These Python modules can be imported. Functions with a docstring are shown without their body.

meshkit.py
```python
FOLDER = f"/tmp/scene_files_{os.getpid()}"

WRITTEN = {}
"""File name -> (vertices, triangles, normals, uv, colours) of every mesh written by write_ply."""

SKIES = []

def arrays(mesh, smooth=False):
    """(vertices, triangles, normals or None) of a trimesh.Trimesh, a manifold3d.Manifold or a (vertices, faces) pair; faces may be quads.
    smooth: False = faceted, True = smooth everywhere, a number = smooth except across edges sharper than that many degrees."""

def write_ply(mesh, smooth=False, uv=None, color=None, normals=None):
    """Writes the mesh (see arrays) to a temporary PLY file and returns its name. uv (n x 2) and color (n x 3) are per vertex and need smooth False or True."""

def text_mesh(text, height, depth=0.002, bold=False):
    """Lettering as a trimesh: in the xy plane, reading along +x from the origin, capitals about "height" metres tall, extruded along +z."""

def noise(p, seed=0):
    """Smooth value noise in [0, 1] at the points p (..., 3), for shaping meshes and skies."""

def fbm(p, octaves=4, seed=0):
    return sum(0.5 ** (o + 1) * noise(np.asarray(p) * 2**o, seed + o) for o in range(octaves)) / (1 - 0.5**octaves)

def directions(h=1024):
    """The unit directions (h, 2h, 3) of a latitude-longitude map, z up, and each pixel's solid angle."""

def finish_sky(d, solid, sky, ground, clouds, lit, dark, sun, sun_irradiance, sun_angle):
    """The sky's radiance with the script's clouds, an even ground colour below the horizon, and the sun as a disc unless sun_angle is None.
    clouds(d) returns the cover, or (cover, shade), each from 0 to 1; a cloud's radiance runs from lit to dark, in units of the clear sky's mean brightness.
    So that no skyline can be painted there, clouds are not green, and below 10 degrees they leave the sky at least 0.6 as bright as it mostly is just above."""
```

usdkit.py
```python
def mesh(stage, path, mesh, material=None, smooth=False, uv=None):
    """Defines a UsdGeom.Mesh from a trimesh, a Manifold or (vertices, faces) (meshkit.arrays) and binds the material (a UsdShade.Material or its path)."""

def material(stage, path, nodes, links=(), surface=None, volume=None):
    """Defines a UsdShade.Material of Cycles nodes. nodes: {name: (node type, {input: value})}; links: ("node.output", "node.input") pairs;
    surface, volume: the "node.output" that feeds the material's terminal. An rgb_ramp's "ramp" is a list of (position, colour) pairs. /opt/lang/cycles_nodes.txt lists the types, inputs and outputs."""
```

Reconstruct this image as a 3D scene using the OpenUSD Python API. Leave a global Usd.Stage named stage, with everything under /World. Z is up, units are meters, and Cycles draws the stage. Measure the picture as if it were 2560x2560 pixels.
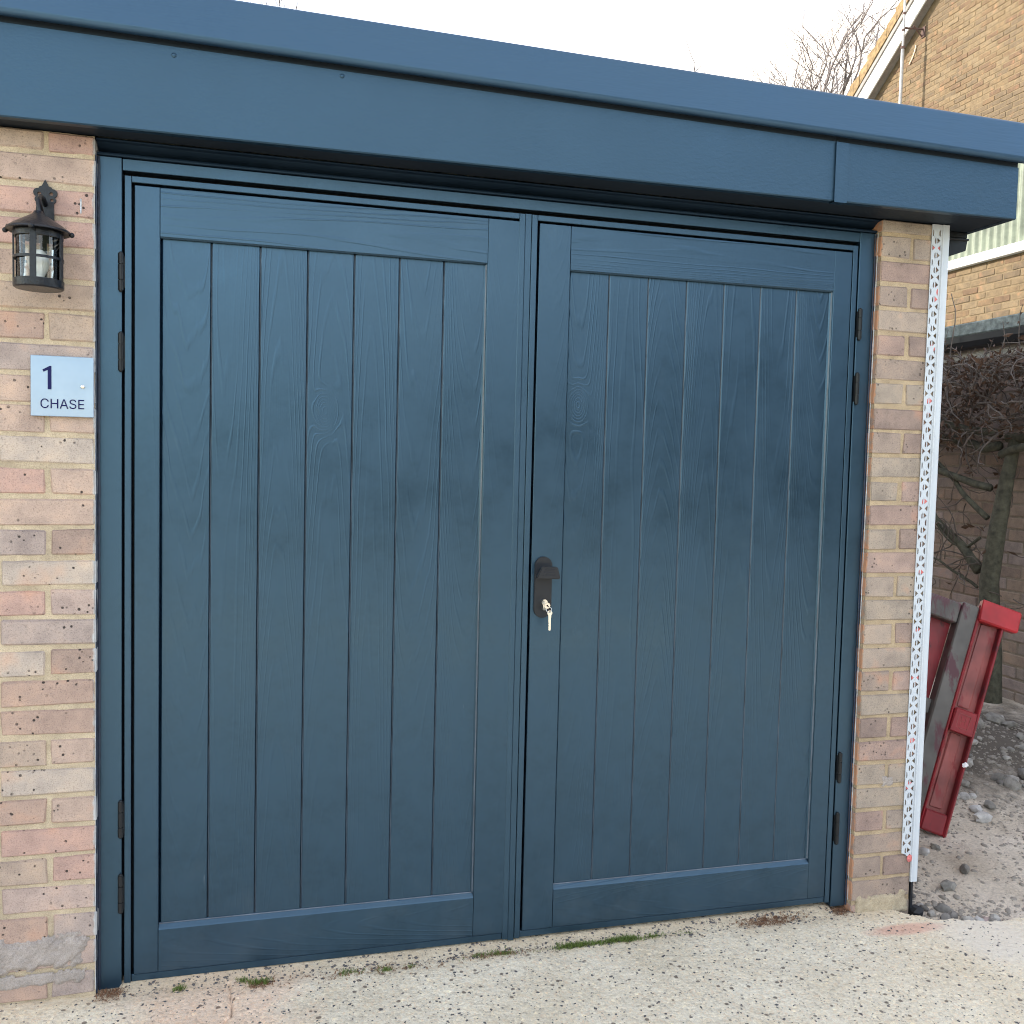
import math, random
import numpy as np
import trimesh, manifold3d, usdkit
import meshkit
from shapely.geometry import Polygon, Point, box as sbox
from shapely.ops import unary_union
from pxr import Usd, UsdGeom, UsdLux, UsdShade, Gf, Sdf, Vt

stage = Usd.Stage.CreateInMemory()
UsdGeom.SetStageUpAxis(stage, UsdGeom.Tokens.z)
UsdGeom.SetStageMetersPerUnit(stage, 1.0)
UsdGeom.Xform.Define(stage, '/World')
stage.SetDefaultPrim(stage.GetPrimAtPath('/World'))

# ------------------------------------------------------------------ camera
CAM = np.array([0.39916, -2.50900, 1.39922])
YAW, PITCH, ROLL, FPX = 0.262775, -0.0566776, 0.0244703, 2309.54 / 2560.0
EXPOSURE = 2.05


def camera_axes():
    f = np.array([math.sin(YAW) * math.cos(PITCH), math.cos(YAW) * math.cos(PITCH), math.sin(PITCH)])
    r = np.array([math.cos(YAW), -math.sin(YAW), 0.0])
    u = np.cross(r, f)
    c, s = math.cos(ROLL), math.sin(ROLL)
    return c * r + s * u, -s * r + c * u, f


_r, _u, _f = camera_axes()
cam = UsdGeom.Camera.Define(stage, '/World/camera')
M = np.eye(4)
M[0, :3], M[1, :3], M[2, :3], M[3, :3] = _r, _u, -_f, CAM
UsdGeom.Xformable(cam).AddTransformOp().Set(Gf.Matrix4d(M.tolist()))
cam.CreateHorizontalApertureAttr(36.0)
cam.CreateVerticalApertureAttr(36.0)
cam.CreateFocalLengthAttr(36.0 * FPX)
cam.CreateClippingRangeAttr(Gf.Vec2f(0.05, 5000))
cam.CreateExposureAttr(EXPOSURE)

# ------------------------------------------------------------------ sky and sun
SUN_EL = math.radians(27.0)
SUN_DIR = np.array([-0.90, 0.44])
SUN_DIR = SUN_DIR / np.linalg.norm(SUN_DIR)
SUN_ROT = math.atan2(SUN_DIR[0], SUN_DIR[1])
to_sun = np.array([SUN_DIR[0] * math.cos(SUN_EL), SUN_DIR[1] * math.cos(SUN_EL), math.sin(SUN_EL)])
SKY_STRENGTH = 0.15
dome = UsdLux.DomeLight.Define(stage, '/World/sky')
dome.CreateIntensityAttr(1.0)
sky_mat = usdkit.material(stage, '/World/Looks/sky_light', {
    'tc': ('texture_coordinate', {}),
    'map': ('mapping', {'scale': (1.0, 1.0, 2.6), 'location': (0.0, 0.0, 0.0)}),
    'n': ('noise_texture', {'scale': 1.7, 'detail': 6, 'roughness': 0.55, 'distortion': 0.6}),
    'cl': ('rgb_ramp', {'ramp': [(0.40, (0.0, 0.0, 0.0)), (0.52, (0.45, 0.45, 0.45)), (0.64, (0.90, 0.90, 0.90))]}),
    'sky': ('sky_texture', {'sky_type': 'single_scattering', 'sun_disc': False, 'sun_elevation': SUN_EL, 'sun_rotation': SUN_ROT,
                            'air_density': 1.15, 'aerosol_density': 0.25, 'ozone_density': 1.4}),
    'mix': ('mix_color', {'blend_type': 'mix', 'use_clamp': False, 'b': (4.3, 3.75, 3.1)}),
    'bg': ('background_shader', {'strength': SKY_STRENGTH}),
}, [('tc.generated', 'map.vector'), ('map.vector', 'n.vector'), ('n.fac', 'cl.fac'),
    ('cl.color', 'mix.fac'), ('sky.color', 'mix.a'), ('mix.result', 'bg.color')],
    surface='bg.background')
UsdShade.MaterialBindingAPI.Apply(dome.GetPrim()).Bind(sky_mat)
dome.GetPrim().SetCustomDataByKey('kind', 'structure')
dome.GetPrim().SetCustomDataByKey('label', 'bright pale sky with thin white cloud')

sun = UsdLux.DistantLight.Define(stage, '/World/sun')
sun.CreateNormalizeAttr(True)
sun.CreateIntensityAttr(0.5)
sun.CreateAngleAttr(0.53)
sun.CreateColorAttr(Gf.Vec3f(1.0, 0.93, 0.82))
zax = to_sun
xax = np.cross([0, 0, 1.0], zax)
xax /= np.linalg.norm(xax)
yax = np.cross(zax, xax)
MS = np.eye(4)
MS[0, :3], MS[1, :3], MS[2, :3] = xax, yax, zax
UsdGeom.Xformable(sun).AddTransformOp().Set(Gf.Matrix4d(MS.tolist()))

# ------------------------------------------------------------------ helpers
rng = random.Random(7)
nrng = np.random.default_rng(11)
_used = {}


def numbered(parent, name):
    k = (parent, name)
    n = _used.get(k, 0)
    _used[k] = n + 1
    return f'{parent}/{name}' if n == 0 else f'{parent}/{name}_{n:03d}'


def data(p, **kw):
    for k, v in kw.items():
        if v:
            p.SetCustomDataByKey(k, v)


def thing(name, label, category, group=None, kind=None):
    p = UsdGeom.Xform.Define(stage, numbered('/World', name)).GetPrim()
    data(p, label=label, category=category, group=group, kind=kind)
    return p


def obj(name, mesh, mat, parent=None, smooth=False, loc=None, label=None, category=None, kind=None, group=None):
    if isinstance(mesh, trimesh.Trimesh):
        mesh.remove_unreferenced_vertices()
    path = numbered(str(parent.GetPath()) if parent else '/World', name)
    m = usdkit.mesh(stage, path, mesh, mat, smooth)
    if loc is not None:
        m.AddTranslateOp().Set(Gf.Vec3d(*map(float, loc)))
    data(m.GetPrim(), label=label, category=category, kind=kind, group=group)
    return m.GetPrim()


def cat(ms):
    return trimesh.util.concatenate(list(ms))


def bx(x0, x1, y0, y1, z0, z1):
    m = trimesh.creation.box((x1 - x0, y1 - y0, z1 - z0))
    m.apply_translation(((x0 + x1) / 2, (y0 + y1) / 2, (z0 + z1) / 2))
    return m


def cbox(x0, x1, y0, y1, z0, z1, c=0.002, jit=0.0, r=None):
    """Box with chamfered edges; jit makes the corners uneven."""
    pts = []
    for ix in (0, 1):
        for iy in (0, 1):
            for iz in (0, 1):
                j = [(r.uniform(-jit, jit) if r else 0) for _ in range(3)]
                cc = c * (1 + (r.uniform(-.5, .9) if r and jit else 0))
                p = np.array([(x0, x1)[ix], (y0, y1)[iy], (z0, z1)[iz]], float) + np.array(j)
                s = np.array([1 - 2 * ix, 1 - 2 * iy, 1 - 2 * iz]) * cc
                for k in range(3):
                    q = p + s
                    q[k] -= s[k]
                    pts.append(q)
    h = trimesh.convex.convex_hull(np.array(pts))
    return h


def extrude(poly, h):
    return trimesh.creation.extrude_polygon(poly, h, engine='earcut')


def prism_x(prof, x0, x1):
    """Profile in (y, z) extruded along x."""
    m = extrude(Polygon(prof), x1 - x0)
    v = m.vertices.copy()
    m.vertices = np.stack([x0 + v[:, 2], v[:, 0], v[:, 1]], 1)
    return m


def prism_y(prof, y0, y1):
    m = extrude(prof if isinstance(prof, Polygon) else Polygon(prof), y1 - y0)
    v = m.vertices.copy()
    m.vertices = np.stack([v[:, 0], y1 - v[:, 2], v[:, 1]], 1)
    return m


def prism_z(prof, z0, z1):
    m = extrude(Polygon(prof), z1 - z0)
    m.apply_translation((0, 0, z0))
    return m


def tube(pts, rad, n=6, caps=True):
    pts = np.asarray(pts, float)
    rad = np.broadcast_to(np.asarray(rad, float), (len(pts),))
    t = np.gradient(pts, axis=0)
    t /= np.maximum(np.linalg.norm(t, axis=1, keepdims=True), 1e-9)
    ref = np.array([0.31, 0.17, 0.93]) if abs(t[0][2]) < .9 else np.array([0.95, 0.2, 0.1])
    V = []
    for i, p in enumerate(pts):
        a = np.cross(t[i], ref)
        a /= max(np.linalg.norm(a), 1e-9)
        b = np.cross(t[i], a)
        for k in range(n):
            th = 2 * math.pi * k / n
            V.append(p + rad[i] * (math.cos(th) * a + math.sin(th) * b))
    F = []
    for i in range(len(pts) - 1):
        for k in range(n):
            a, b = i * n + k, i * n + (k + 1) % n
            F += [(a, a + n, b), (b, a + n, b + n)]
    if caps:
        V += [pts[0], pts[-1]]
        c0, c1 = len(V) - 2, len(V) - 1
        for k in range(n):
            F.append((c0, k, (k + 1) % n))
            F.append((c1, (len(pts) - 1) * n + (k + 1) % n, (len(pts) - 1) * n + k))
    return trimesh.Trimesh(np.array(V), np.array(F), process=False)


def cyl(p0, p1, r, n=16):
    return tube([p0, p1], r, n)


def lathe(prof, n=32, center=(0, 0, 0)):
    m = trimesh.creation.revolve(np.array(prof, float), sections=n)
    m.apply_translation(center)
    return m


def grid(x0, x1, y0, y1, step, zf):
    nx, ny = int(round((x1 - x0) / step)) + 1, int(round((y1 - y0) / step)) + 1
    X, Y = np.meshgrid(np.linspace(x0, x1, nx), np.linspace(y0, y1, ny), indexing='ij')
    Z = zf(X, Y)
    V = np.stack([X, Y, Z], -1).reshape(-1, 3)
    I = np.arange(nx * ny).reshape(nx, ny)
    F = np.concatenate([np.stack([I[:-1, :-1], I[1:, :-1], I[1:, 1:]], -1).reshape(-1, 3), np.stack([I[:-1, :-1], I[1:, 1:], I[:-1, 1:]], -1).reshape(-1, 3)])
    return V, F


# ------------------------------------------------------------------ materials
LOOK = '/World/Looks/'
ALB = np.array([0.965, 0.955, 0.985])           # masonry is darker than it looks in a bright picture


def mat(name, nodes, links, surface='p.BSDF', volume=None):
    for k, (kind, inp) in nodes.items():
        if kind == 'map_range':
            inp.setdefault('clamp', True)
    return usdkit.material(stage, LOOK + name, nodes, links, surface=surface, volume=volume)


def plain(name, col, rough=0.5, metal=0.0, var=0.12, scale=40.0, bump=0.0, spec=0.5, bscale=None):
    """Slightly mottled surface."""
    c = np.array(col)
    nodes = {
        'g': ('geometry', {}),
        'n': ('noise_texture', {'scale': scale, 'detail': 5, 'roughness': 0.6}),
        'r': ('rgb_ramp', {'ramp': [(0.3, tuple(c * (1 - var))), (0.7, tuple(np.minimum(c * (1 + var), 1)))]}),
        'p': ('principled_bsdf', {'roughness': rough, 'metallic': metal, 'specular_ior_level': spec}),
    }
    links = [('g.position', 'n.vector'), ('n.fac', 'r.fac'), ('r.color', 'p.base_color')]
    if bump:
        nodes['n2'] = ('noise_texture', {'scale': bscale or scale * 4, 'detail': 4, 'roughness': 0.6})
        nodes['b'] = ('bump', {'strength': 1.0, 'distance': bump})
        links += [('g.position', 'n2.vector'), ('n2.fac', 'b.height'), ('b.normal', 'p.normal')]
    return mat(name, nodes, links)


PAINT = (0.0011, 0.0046, 0.0098)


def grain_paint(name, horizontal=False, strength=1.0, col=PAINT, rough=0.33, fine=1.0, knots=()):
    """Painted softwood whose raised grain shows through the paint: contours of a noisy parabola."""
    L, W = ('x', 'z') if horizontal else ('z', 'x')
    nodes = {
        'tc': ('texture_coordinate', {}), 'oi': ('object_info', {}), 'sx': ('separate_xyz', {}),
        # per-board random numbers
        'r1': ('math', {'math_type': 'multiply', 'value2': 7.31}), 'r1f': ('math', {'math_type': 'fraction'}),
        'r2': ('math', {'math_type': 'multiply', 'value2': 31.7}), 'r2f': ('math', {'math_type': 'fraction'}),
        'r3': ('math', {'math_type': 'multiply', 'value2': 173.3}), 'r3f': ('math', {'math_type': 'fraction'}),
        'cx': ('map_range', {'from_min': 0, 'from_max': 1, 'to_min': -0.03, 'to_max': 0.03}),
        'dx': ('math', {'math_type': 'subtract'}),
        'dx2': ('math', {'math_type': 'multiply'}),
        'a': ('map_range', {'from_min': 0, 'from_max': 1, 'to_min': 900.0, 'to_max': 2400.0}),
        'q': ('math', {'math_type': 'multiply'}),
        'sg': ('map_range', {'from_min': 0, 'from_max': 1, 'to_min': -22.0, 'to_max': 22.0}),
        'zz': ('math', {'math_type': 'multiply'}),
        's1': ('math', {'math_type': 'add'}),
        'off': ('math', {'math_type': 'multiply', 'value2': 90.0}),
        'cmb': ('combine_xyz', {}),
        'add': ('vector_math', {'math_type': 'add'}),
        'mp': ('mapping', {'scale': (1.0, 30.0, 12.0) if horizontal else (12.0, 30.0, 1.0)}),
        'n': ('noise_texture', {'scale': 1.3, 'detail': 2.5, 'roughness': 0.45}),
        'nm': ('math', {'math_type': 'multiply_add', 'value2': 7.0}),
        'wv': ('math', {'math_type': 'pingpong', 'value2': 1.0}),
        'sm': ('map_range', {'range_type': 'smoothstep', 'from_min': 0.62, 'from_max': 0.95, 'to_min': 0, 'to_max': 1}),
        'mp2': ('mapping', {'scale': (3.0, 90.0, 260.0) if horizontal else (260.0, 90.0, 3.0)}),
        'n2': ('noise_texture', {'scale': 1.0, 'detail': 3, 'roughness': 0.6}),
        'n3': ('noise_texture', {'scale': 2.2, 'detail': 2}),
        'mask': ('map_range', {'from_min': 0.36, 'from_max': 0.62, 'to_min': 0.12, 'to_max': 1}),
        'mk': ('math', {'math_type': 'multiply'}),
        'h': ('math', {'math_type': 'multiply_add', 'value2': 0.28 * fine}),
        'b': ('bump', {'strength': 1.0, 'distance': 0.00042 * strength}),
        'g': ('geometry', {}),
        'n4': ('noise_texture', {'scale': 5.0, 'detail': 6, 'roughness': 0.65}),
        'rr': ('map_range', {'from_min': 0.3, 'from_max': 0.75, 'to_min': rough - 0.05, 'to_max': rough + 0.10}),
        'cr': ('rgb_ramp', {'ramp': [(0.3, tuple(np.array(col) * 0.90)), (0.7, tuple(np.array(col) * 1.12))]}),
        'lc': ('mix_color', {'blend_type': 'mix', 'b': tuple(np.array(col) * 1.45)}),
        'lf': ('math', {'math_type': 'multiply', 'value2': 0.42 * min(strength, 1.0)}),
        'dn': ('noise_texture', {'scale': 9.0, 'detail': 8, 'roughness': 0.72}),
        'gz': ('separate_xyz', {}),
        'dz': ('map_range', {'from_min': 0.42, 'from_max': 0.0, 'to_min': 0.0, 'to_max': 0.16}),
        'da': ('math', {'math_type': 'add'}),
        'df': ('map_range', {'from_min': 0.60, 'from_max': 0.90, 'to_min': 0, 'to_max': 0.06}),
        'dc': ('mix_color', {'blend_type': 'mix', 'b': (0.16, 0.16, 0.15)}),
        'smp': ('mapping', {'scale': (55, 55, 9), 'rotation': (0.0, 0.5, 0.0)}),
        'sn': ('noise_texture', {'scale': 1.0, 'detail': 2, 'roughness': 0.4}),
        'sf': ('map_range', {'from_min': 0.79, 'from_max': 0.83, 'to_min': 0, 'to_max': 0.35}),
        'sc': ('mix_color', {'blend_type': 'mix', 'b': (0.22, 0.24, 0.26)}),
        'p': ('principled_bsdf', {'specular_ior_level': 1.0, 'ior': 1.64, 'specular_tint': (0.42, 0.72, 1.0)}),  # blue of the mirrored sky is put into the gloss tint
    }
    links = [('tc.object', 'sx.vector'), ('oi.random', 'r1.value1'), ('r1.value', 'r1f.value1'), ('oi.random', 'r2.value1'), ('r2.value', 'r2f.value1'),
             ('oi.random', 'r3.value1'), ('r3.value', 'r3f.value1'),
             ('r1f.value', 'cx.value'), ('sx.' + W, 'dx.value1'), ('cx.result', 'dx.value2'), ('dx.value', 'dx2.value1'), ('dx.value', 'dx2.value2'),
             ('r2f.value', 'a.value'), ('dx2.value', 'q.value1'), ('a.result', 'q.value2'),
             ('r3f.value', 'sg.value'), ('sx.' + L, 'zz.value1'), ('sg.result', 'zz.value2'), ('q.value', 's1.value1'), ('zz.value', 's1.value2'),
             ('oi.random', 'off.value1'), ('off.value', 'cmb.y'), ('tc.object', 'mp.vector'), ('mp.vector', 'add.vector1'), ('cmb.vector', 'add.vector2'),
             ('add.vector', 'n.vector'), ('n.fac', 'nm.value1'), ('s1.value', 'nm.value3')]
    last = 'nm.value'
    for i, (kx, kz, A) in enumerate(knots):
        nodes[f'k{i}'] = ('mapping', {'mapping_type': 'point', 'location': (-kx / 0.026, 0, -kz / 0.05), 'scale': (1 / 0.026, 0, 1 / 0.05)})
        nodes[f'kl{i}'] = ('vector_math', {'math_type': 'dot_product'})
        nodes[f'kn{i}'] = ('math', {'math_type': 'multiply', 'value2': -1.0})
        nodes[f'ke{i}'] = ('math', {'math_type': 'exponent'})
        nodes[f'ka{i}'] = ('math', {'math_type': 'multiply_add', 'value2': A})
        links += [('g.position', f'k{i}.vector'), (f'k{i}.vector', f'kl{i}.vector1'), (f'k{i}.vector', f'kl{i}.vector2'), (f'kl{i}.value', f'kn{i}.value1'),
                  (f'kn{i}.value', f'ke{i}.value1'), (f'ke{i}.value', f'ka{i}.value1'), (last, f'ka{i}.value3')]
        last = f'ka{i}.value'
    links += [(last, 'wv.value1'), ('wv.value', 'sm.value'),
              ('tc.object', 'mp2.vector'), ('mp2.vector', 'n2.vector'), ('add.vector', 'n3.vector'), ('n3.fac', 'mask.value'),
              ('sm.result', 'mk.value1'), ('mask.result', 'mk.value2'), ('n2.fac', 'h.value1'), ('mk.value', 'h.value3'), ('h.value', 'b.height'), ('b.normal', 'p.normal'),
              ('g.position', 'n4.vector'), ('n4.fac', 'rr.value'), ('rr.result', 'p.roughness'), ('n4.fac', 'cr.fac'),
              ('mk.value', 'lf.value1'), ('cr.color', 'lc.a'), ('lf.value', 'lc.fac'),
              ('g.position', 'dn.vector'), ('g.position', 'gz.vector'), ('gz.z', 'dz.value'), ('dn.fac', 'da.value1'), ('dz.result', 'da.value2'), ('da.value', 'df.value'), ('lc.result', 'dc.a'), ('df.result', 'dc.fac'),
              ('g.position', 'smp.vector'), ('smp.vector', 'sn.vector'), ('sn.fac', 'sf.value'), ('dc.result', 'sc.a'), ('sf.result', 'sc.fac'), ('sc.result', 'p.base_color')]
    return mat(name, nodes, links)


def satin(name, col, rough=0.36, orange=0.0003, oscale=260.0, streak=None, dust=0.06, spec=1.0):
    """Smooth sprayed or brushed paint with a little orange-peel."""
    c = np.array(col)
    nodes = {
        'g': ('geometry', {}),
        'mp': ('mapping', {'scale': streak or (1, 1, 1)}),
        'n': ('noise_texture', {'scale': oscale, 'detail': 3, 'roughness': 0.55}),
        'b': ('bump', {'strength': 1.0, 'distance': orange}),
        'n4': ('noise_texture', {'scale': 4.0, 'detail': 6, 'roughness': 0.65}),
        'rr': ('map_range', {'from_min': 0.3, 'from_max': 0.75, 'to_min': rough - 0.05, 'to_max': rough + 0.12}),
        'cr': ('rgb_ramp', {'ramp': [(0.3, tuple(c * 0.9)), (0.7, tuple(c * 1.12 + dust * 0.03))]}),
        'p': ('principled_bsdf', {'specular_ior_level': spec, 'ior': 1.64, 'specular_tint': (0.42, 0.72, 1.0)}),  # gloss tinted blue here too, in place of a blue sky reflection
    }
    return mat(name, nodes, [('g.position', 'mp.vector'), ('mp.vector', 'n.vector'), ('n.fac', 'b.height'), ('b.normal', 'p.normal'), ('g.position', 'n4.vector'),
                             ('n4.fac', 'rr.value'), ('rr.result', 'p.roughness'), ('n4.fac', 'cr.fac'), ('cr.color', 'p.base_color')])


def brick_mat(name, tones, pits=0.5, edge=None, edge_amt=0.3, white=None, bumpd=0.0016, white_col=(0.42, 0.42, 0.41)):
    """Fired clay: tone per brick, speckle, dark pits, flashed edges; white = (x0, x1) where old masonry paint edges the reveal."""
    tones = [tuple(np.array(t) * ALB) for t in tones]
    n = len(tones)
    nodes = {
        'g': ('geometry', {}), 'oi': ('object_info', {}),
        'base': ('rgb_ramp', {'interpolate': False, 'ramp': [(i / n, tones[i]) for i in range(n)]}),
        'nb': ('noise_texture', {'scale': 14.0, 'detail': 4, 'roughness': 0.6}),
        'mott': ('rgb_ramp', {'ramp': [(0.28, (0.74, 0.74, 0.76)), (0.5, (1, 1, 1)), (0.72, (1.22, 1.17, 1.10))]}),
        'm1': ('mix_color', {'blend_type': 'multiply', 'fac': 1.0, 'use_clamp': False}),
        'ns': ('noise_texture', {'scale': 330.0, 'detail': 3, 'roughness': 0.7}),
        'spk': ('rgb_ramp', {'ramp': [(0.34, (0.52, 0.50, 0.49)), (0.47, (1, 1, 1)), (0.60, (1.0, 1.0, 1.0)), (0.72, (1.35, 1.32, 1.28))]}),
        'm2': ('mix_color', {'blend_type': 'multiply', 'fac': 0.75, 'use_clamp': False}),
        'ne': ('noise_texture', {'scale': 7.0, 'detail': 3, 'roughness': 0.55}),
        'ef': ('map_range', {'from_min': 0.60, 'from_max': 0.74, 'to_min': 0, 'to_max': edge_amt}),
        'm3': ('mix_color', {'blend_type': 'mix', 'b': edge or (0.42, 0.19, 0.11)}),
        'vp': ('voronoi_texture', {'scale': 62.0, 'randomness': 1.0}),
        'np': ('noise_texture', {'scale': 90.0, 'detail': 2}),
        'vd': ('math', {'math_type': 'multiply_add', 'value2': 0.30}),
        'pf': ('map_range', {'from_min': 0.37, 'from_max': 0.30, 'to_min': 0, 'to_max': 1}),
        'ng': ('noise_texture', {'scale': 18.0, 'detail': 1}),
        'pg': ('map_range', {'from_min': 0.50, 'from_max': 0.60, 'to_min': 0, 'to_max': pits}),
        'pm': ('math', {'math_type': 'multiply'}),
        'm4': ('mix_color', {'blend_type': 'mix', 'b': (0.035, 0.028, 0.025)}),
        'hb': ('math', {'math_type': 'multiply_add', 'value2': -1.3}),
        'b': ('bump', {'strength': 1.0, 'distance': bumpd}),
        'p': ('principled_bsdf', {'roughness': 0.88, 'specular_ior_level': 0.25}),
    }
    links = [('oi.random', 'base.fac'), ('g.position', 'nb.vector'), ('nb.fac', 'mott.fac'), ('base.color', 'm1.a'), ('mott.color', 'm1.b'),
             ('g.position', 'ns.vector'), ('ns.fac', 'spk.fac'), ('m1.result', 'm2.a'), ('spk.color', 'm2.b'),
             ('g.position', 'ne.vector'), ('ne.fac', 'ef.value'), ('ef.result', 'm3.fac'), ('m2.result', 'm3.a'),
             ('g.position', 'vp.vector'), ('g.position', 'np.vector'), ('np.fac', 'vd.value1'), ('vp.distance', 'vd.value3'), ('vd.value', 'pf.value'),
             ('g.position', 'ng.vector'), ('ng.fac', 'pg.value'), ('pf.result', 'pm.value1'), ('pg.result', 'pm.value2'), ('pm.value', 'm4.fac'), ('m3.result', 'm4.a'),
             ('pm.value', 'hb.value1'), ('ns.fac', 'hb.value3'), ('hb.value', 'b.height'), ('b.normal', 'p.normal')]
    last = 'm4.result'
    if white:
        x0, x1 = white
        nodes.update({
            'sx': ('separate_xyz', {}), 'nw': ('noise_texture', {'scale': 38.0, 'detail': 4, 'roughness': 0.6}),
            'wx': ('math', {'math_type': 'multiply_add', 'value2': 0.016}),
            'wf': ('map_range', {'from_min': x0, 'from_max': x1, 'to_min': 0, 'to_max': 1}),
            'm5': ('mix_color', {'blend_type': 'mix', 'b': white_col}),
        })
        links += [('g.position', 'sx.vector'), ('g.position', 'nw.vector'), ('nw.fac', 'wx.value1'), ('sx.x', 'wx.value3'), ('wx.value', 'wf.value'),
                  ('wf.result', 'm5.fac'), (last, 'm5.a')]
        last = 'm5.result'
    links.append((last, 'p.base_color'))
    return mat(name, nodes, links)


def mortar_mat(name, col):
    c = np.array(col) * ALB
    return mat(name, {
        'g': ('geometry', {}), 'n': ('noise_texture', {'scale': 12.0, 'detail': 6, 'roughness': 0.65}),
        'r': ('rgb_ramp', {'ramp': [(0.3, tuple(c * 0.72)), (0.55, tuple(c)), (0.75, tuple(np.minimum(c * 1.22, 1)))]}),
        'n2': ('noise_texture', {'scale': 420.0, 'detail': 3, 'roughness': 0.7}),
        's': ('rgb_ramp', {'ramp': [(0.33, (0.6, 0.58, 0.55)), (0.5, (1, 1, 1)), (0.7, (1.2, 1.2, 1.2))]}),
        'm': ('mix_color', {'blend_type': 'multiply', 'fac': 0.8, 'use_clamp': False}),
        'b': ('bump', {'strength': 1.0, 'distance': 0.0015}),
        'p': ('principled_bsdf', {'roughness': 0.95, 'specular_ior_level': 0.2}),
    }, [('g.position', 'n.vector'), ('n.fac', 'r.fac'), ('g.position', 'n2.vector'), ('n2.fac', 's.fac'), ('r.color', 'm.a'), ('s.color', 'm.b'),
        ('m.result', 'p.base_color'), ('n2.fac', 'b.height'), ('b.normal', 'p.normal')])


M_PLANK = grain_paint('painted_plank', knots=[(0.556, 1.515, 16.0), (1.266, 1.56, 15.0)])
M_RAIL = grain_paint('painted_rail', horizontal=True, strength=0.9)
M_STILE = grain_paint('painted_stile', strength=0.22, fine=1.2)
M_GLINT = plain('painted_edge_glint', (0.075, 0.095, 0.120), rough=0.25, var=0.5, scale=9)  # paler colour for strips that paint reflected glints on edges
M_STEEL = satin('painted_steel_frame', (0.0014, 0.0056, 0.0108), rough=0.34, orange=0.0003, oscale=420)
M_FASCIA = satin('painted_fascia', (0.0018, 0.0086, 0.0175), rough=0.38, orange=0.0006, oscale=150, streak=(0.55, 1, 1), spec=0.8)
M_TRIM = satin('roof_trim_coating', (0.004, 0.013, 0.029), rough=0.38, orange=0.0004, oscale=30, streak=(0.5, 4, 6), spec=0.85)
M_DARK = plain('dark_void', (0.008, 0.009, 0.012), rough=0.9)
M_LINTEL = satin('painted_lintel', (0.004, 0.009, 0.018), rough=0.5, orange=0.0004, oscale=300, streak=(0.1, 1, 1), spec=0.3)
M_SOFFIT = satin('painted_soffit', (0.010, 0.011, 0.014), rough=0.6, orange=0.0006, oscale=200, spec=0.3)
M_HINGE = plain('black_hinge_steel', (0.007, 0.008, 0.009), rough=0.28, var=0.3, scale=300, bump=0.0003, bscale=500, spec=0.3)
M_SEAL = plain('blue_sealant', (0.008, 0.016, 0.034), rough=0.4, var=0.35, scale=60, bump=0.002, bscale=160)
M_CHALK = plain('old_white_paint', (0.40, 0.42, 0.44), rough=0.8, var=0.3, scale=120, bump=0.001)
M_BLACKP = plain('black_plastic', (0.010, 0.011, 0.013), rough=0.36, var=0.2, scale=80, spec=0.35)
M_SILVER = plain('nickel_metal', (0.72, 0.70, 0.65), rough=0.24, metal=1.0, var=0.1, scale=200)
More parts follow.
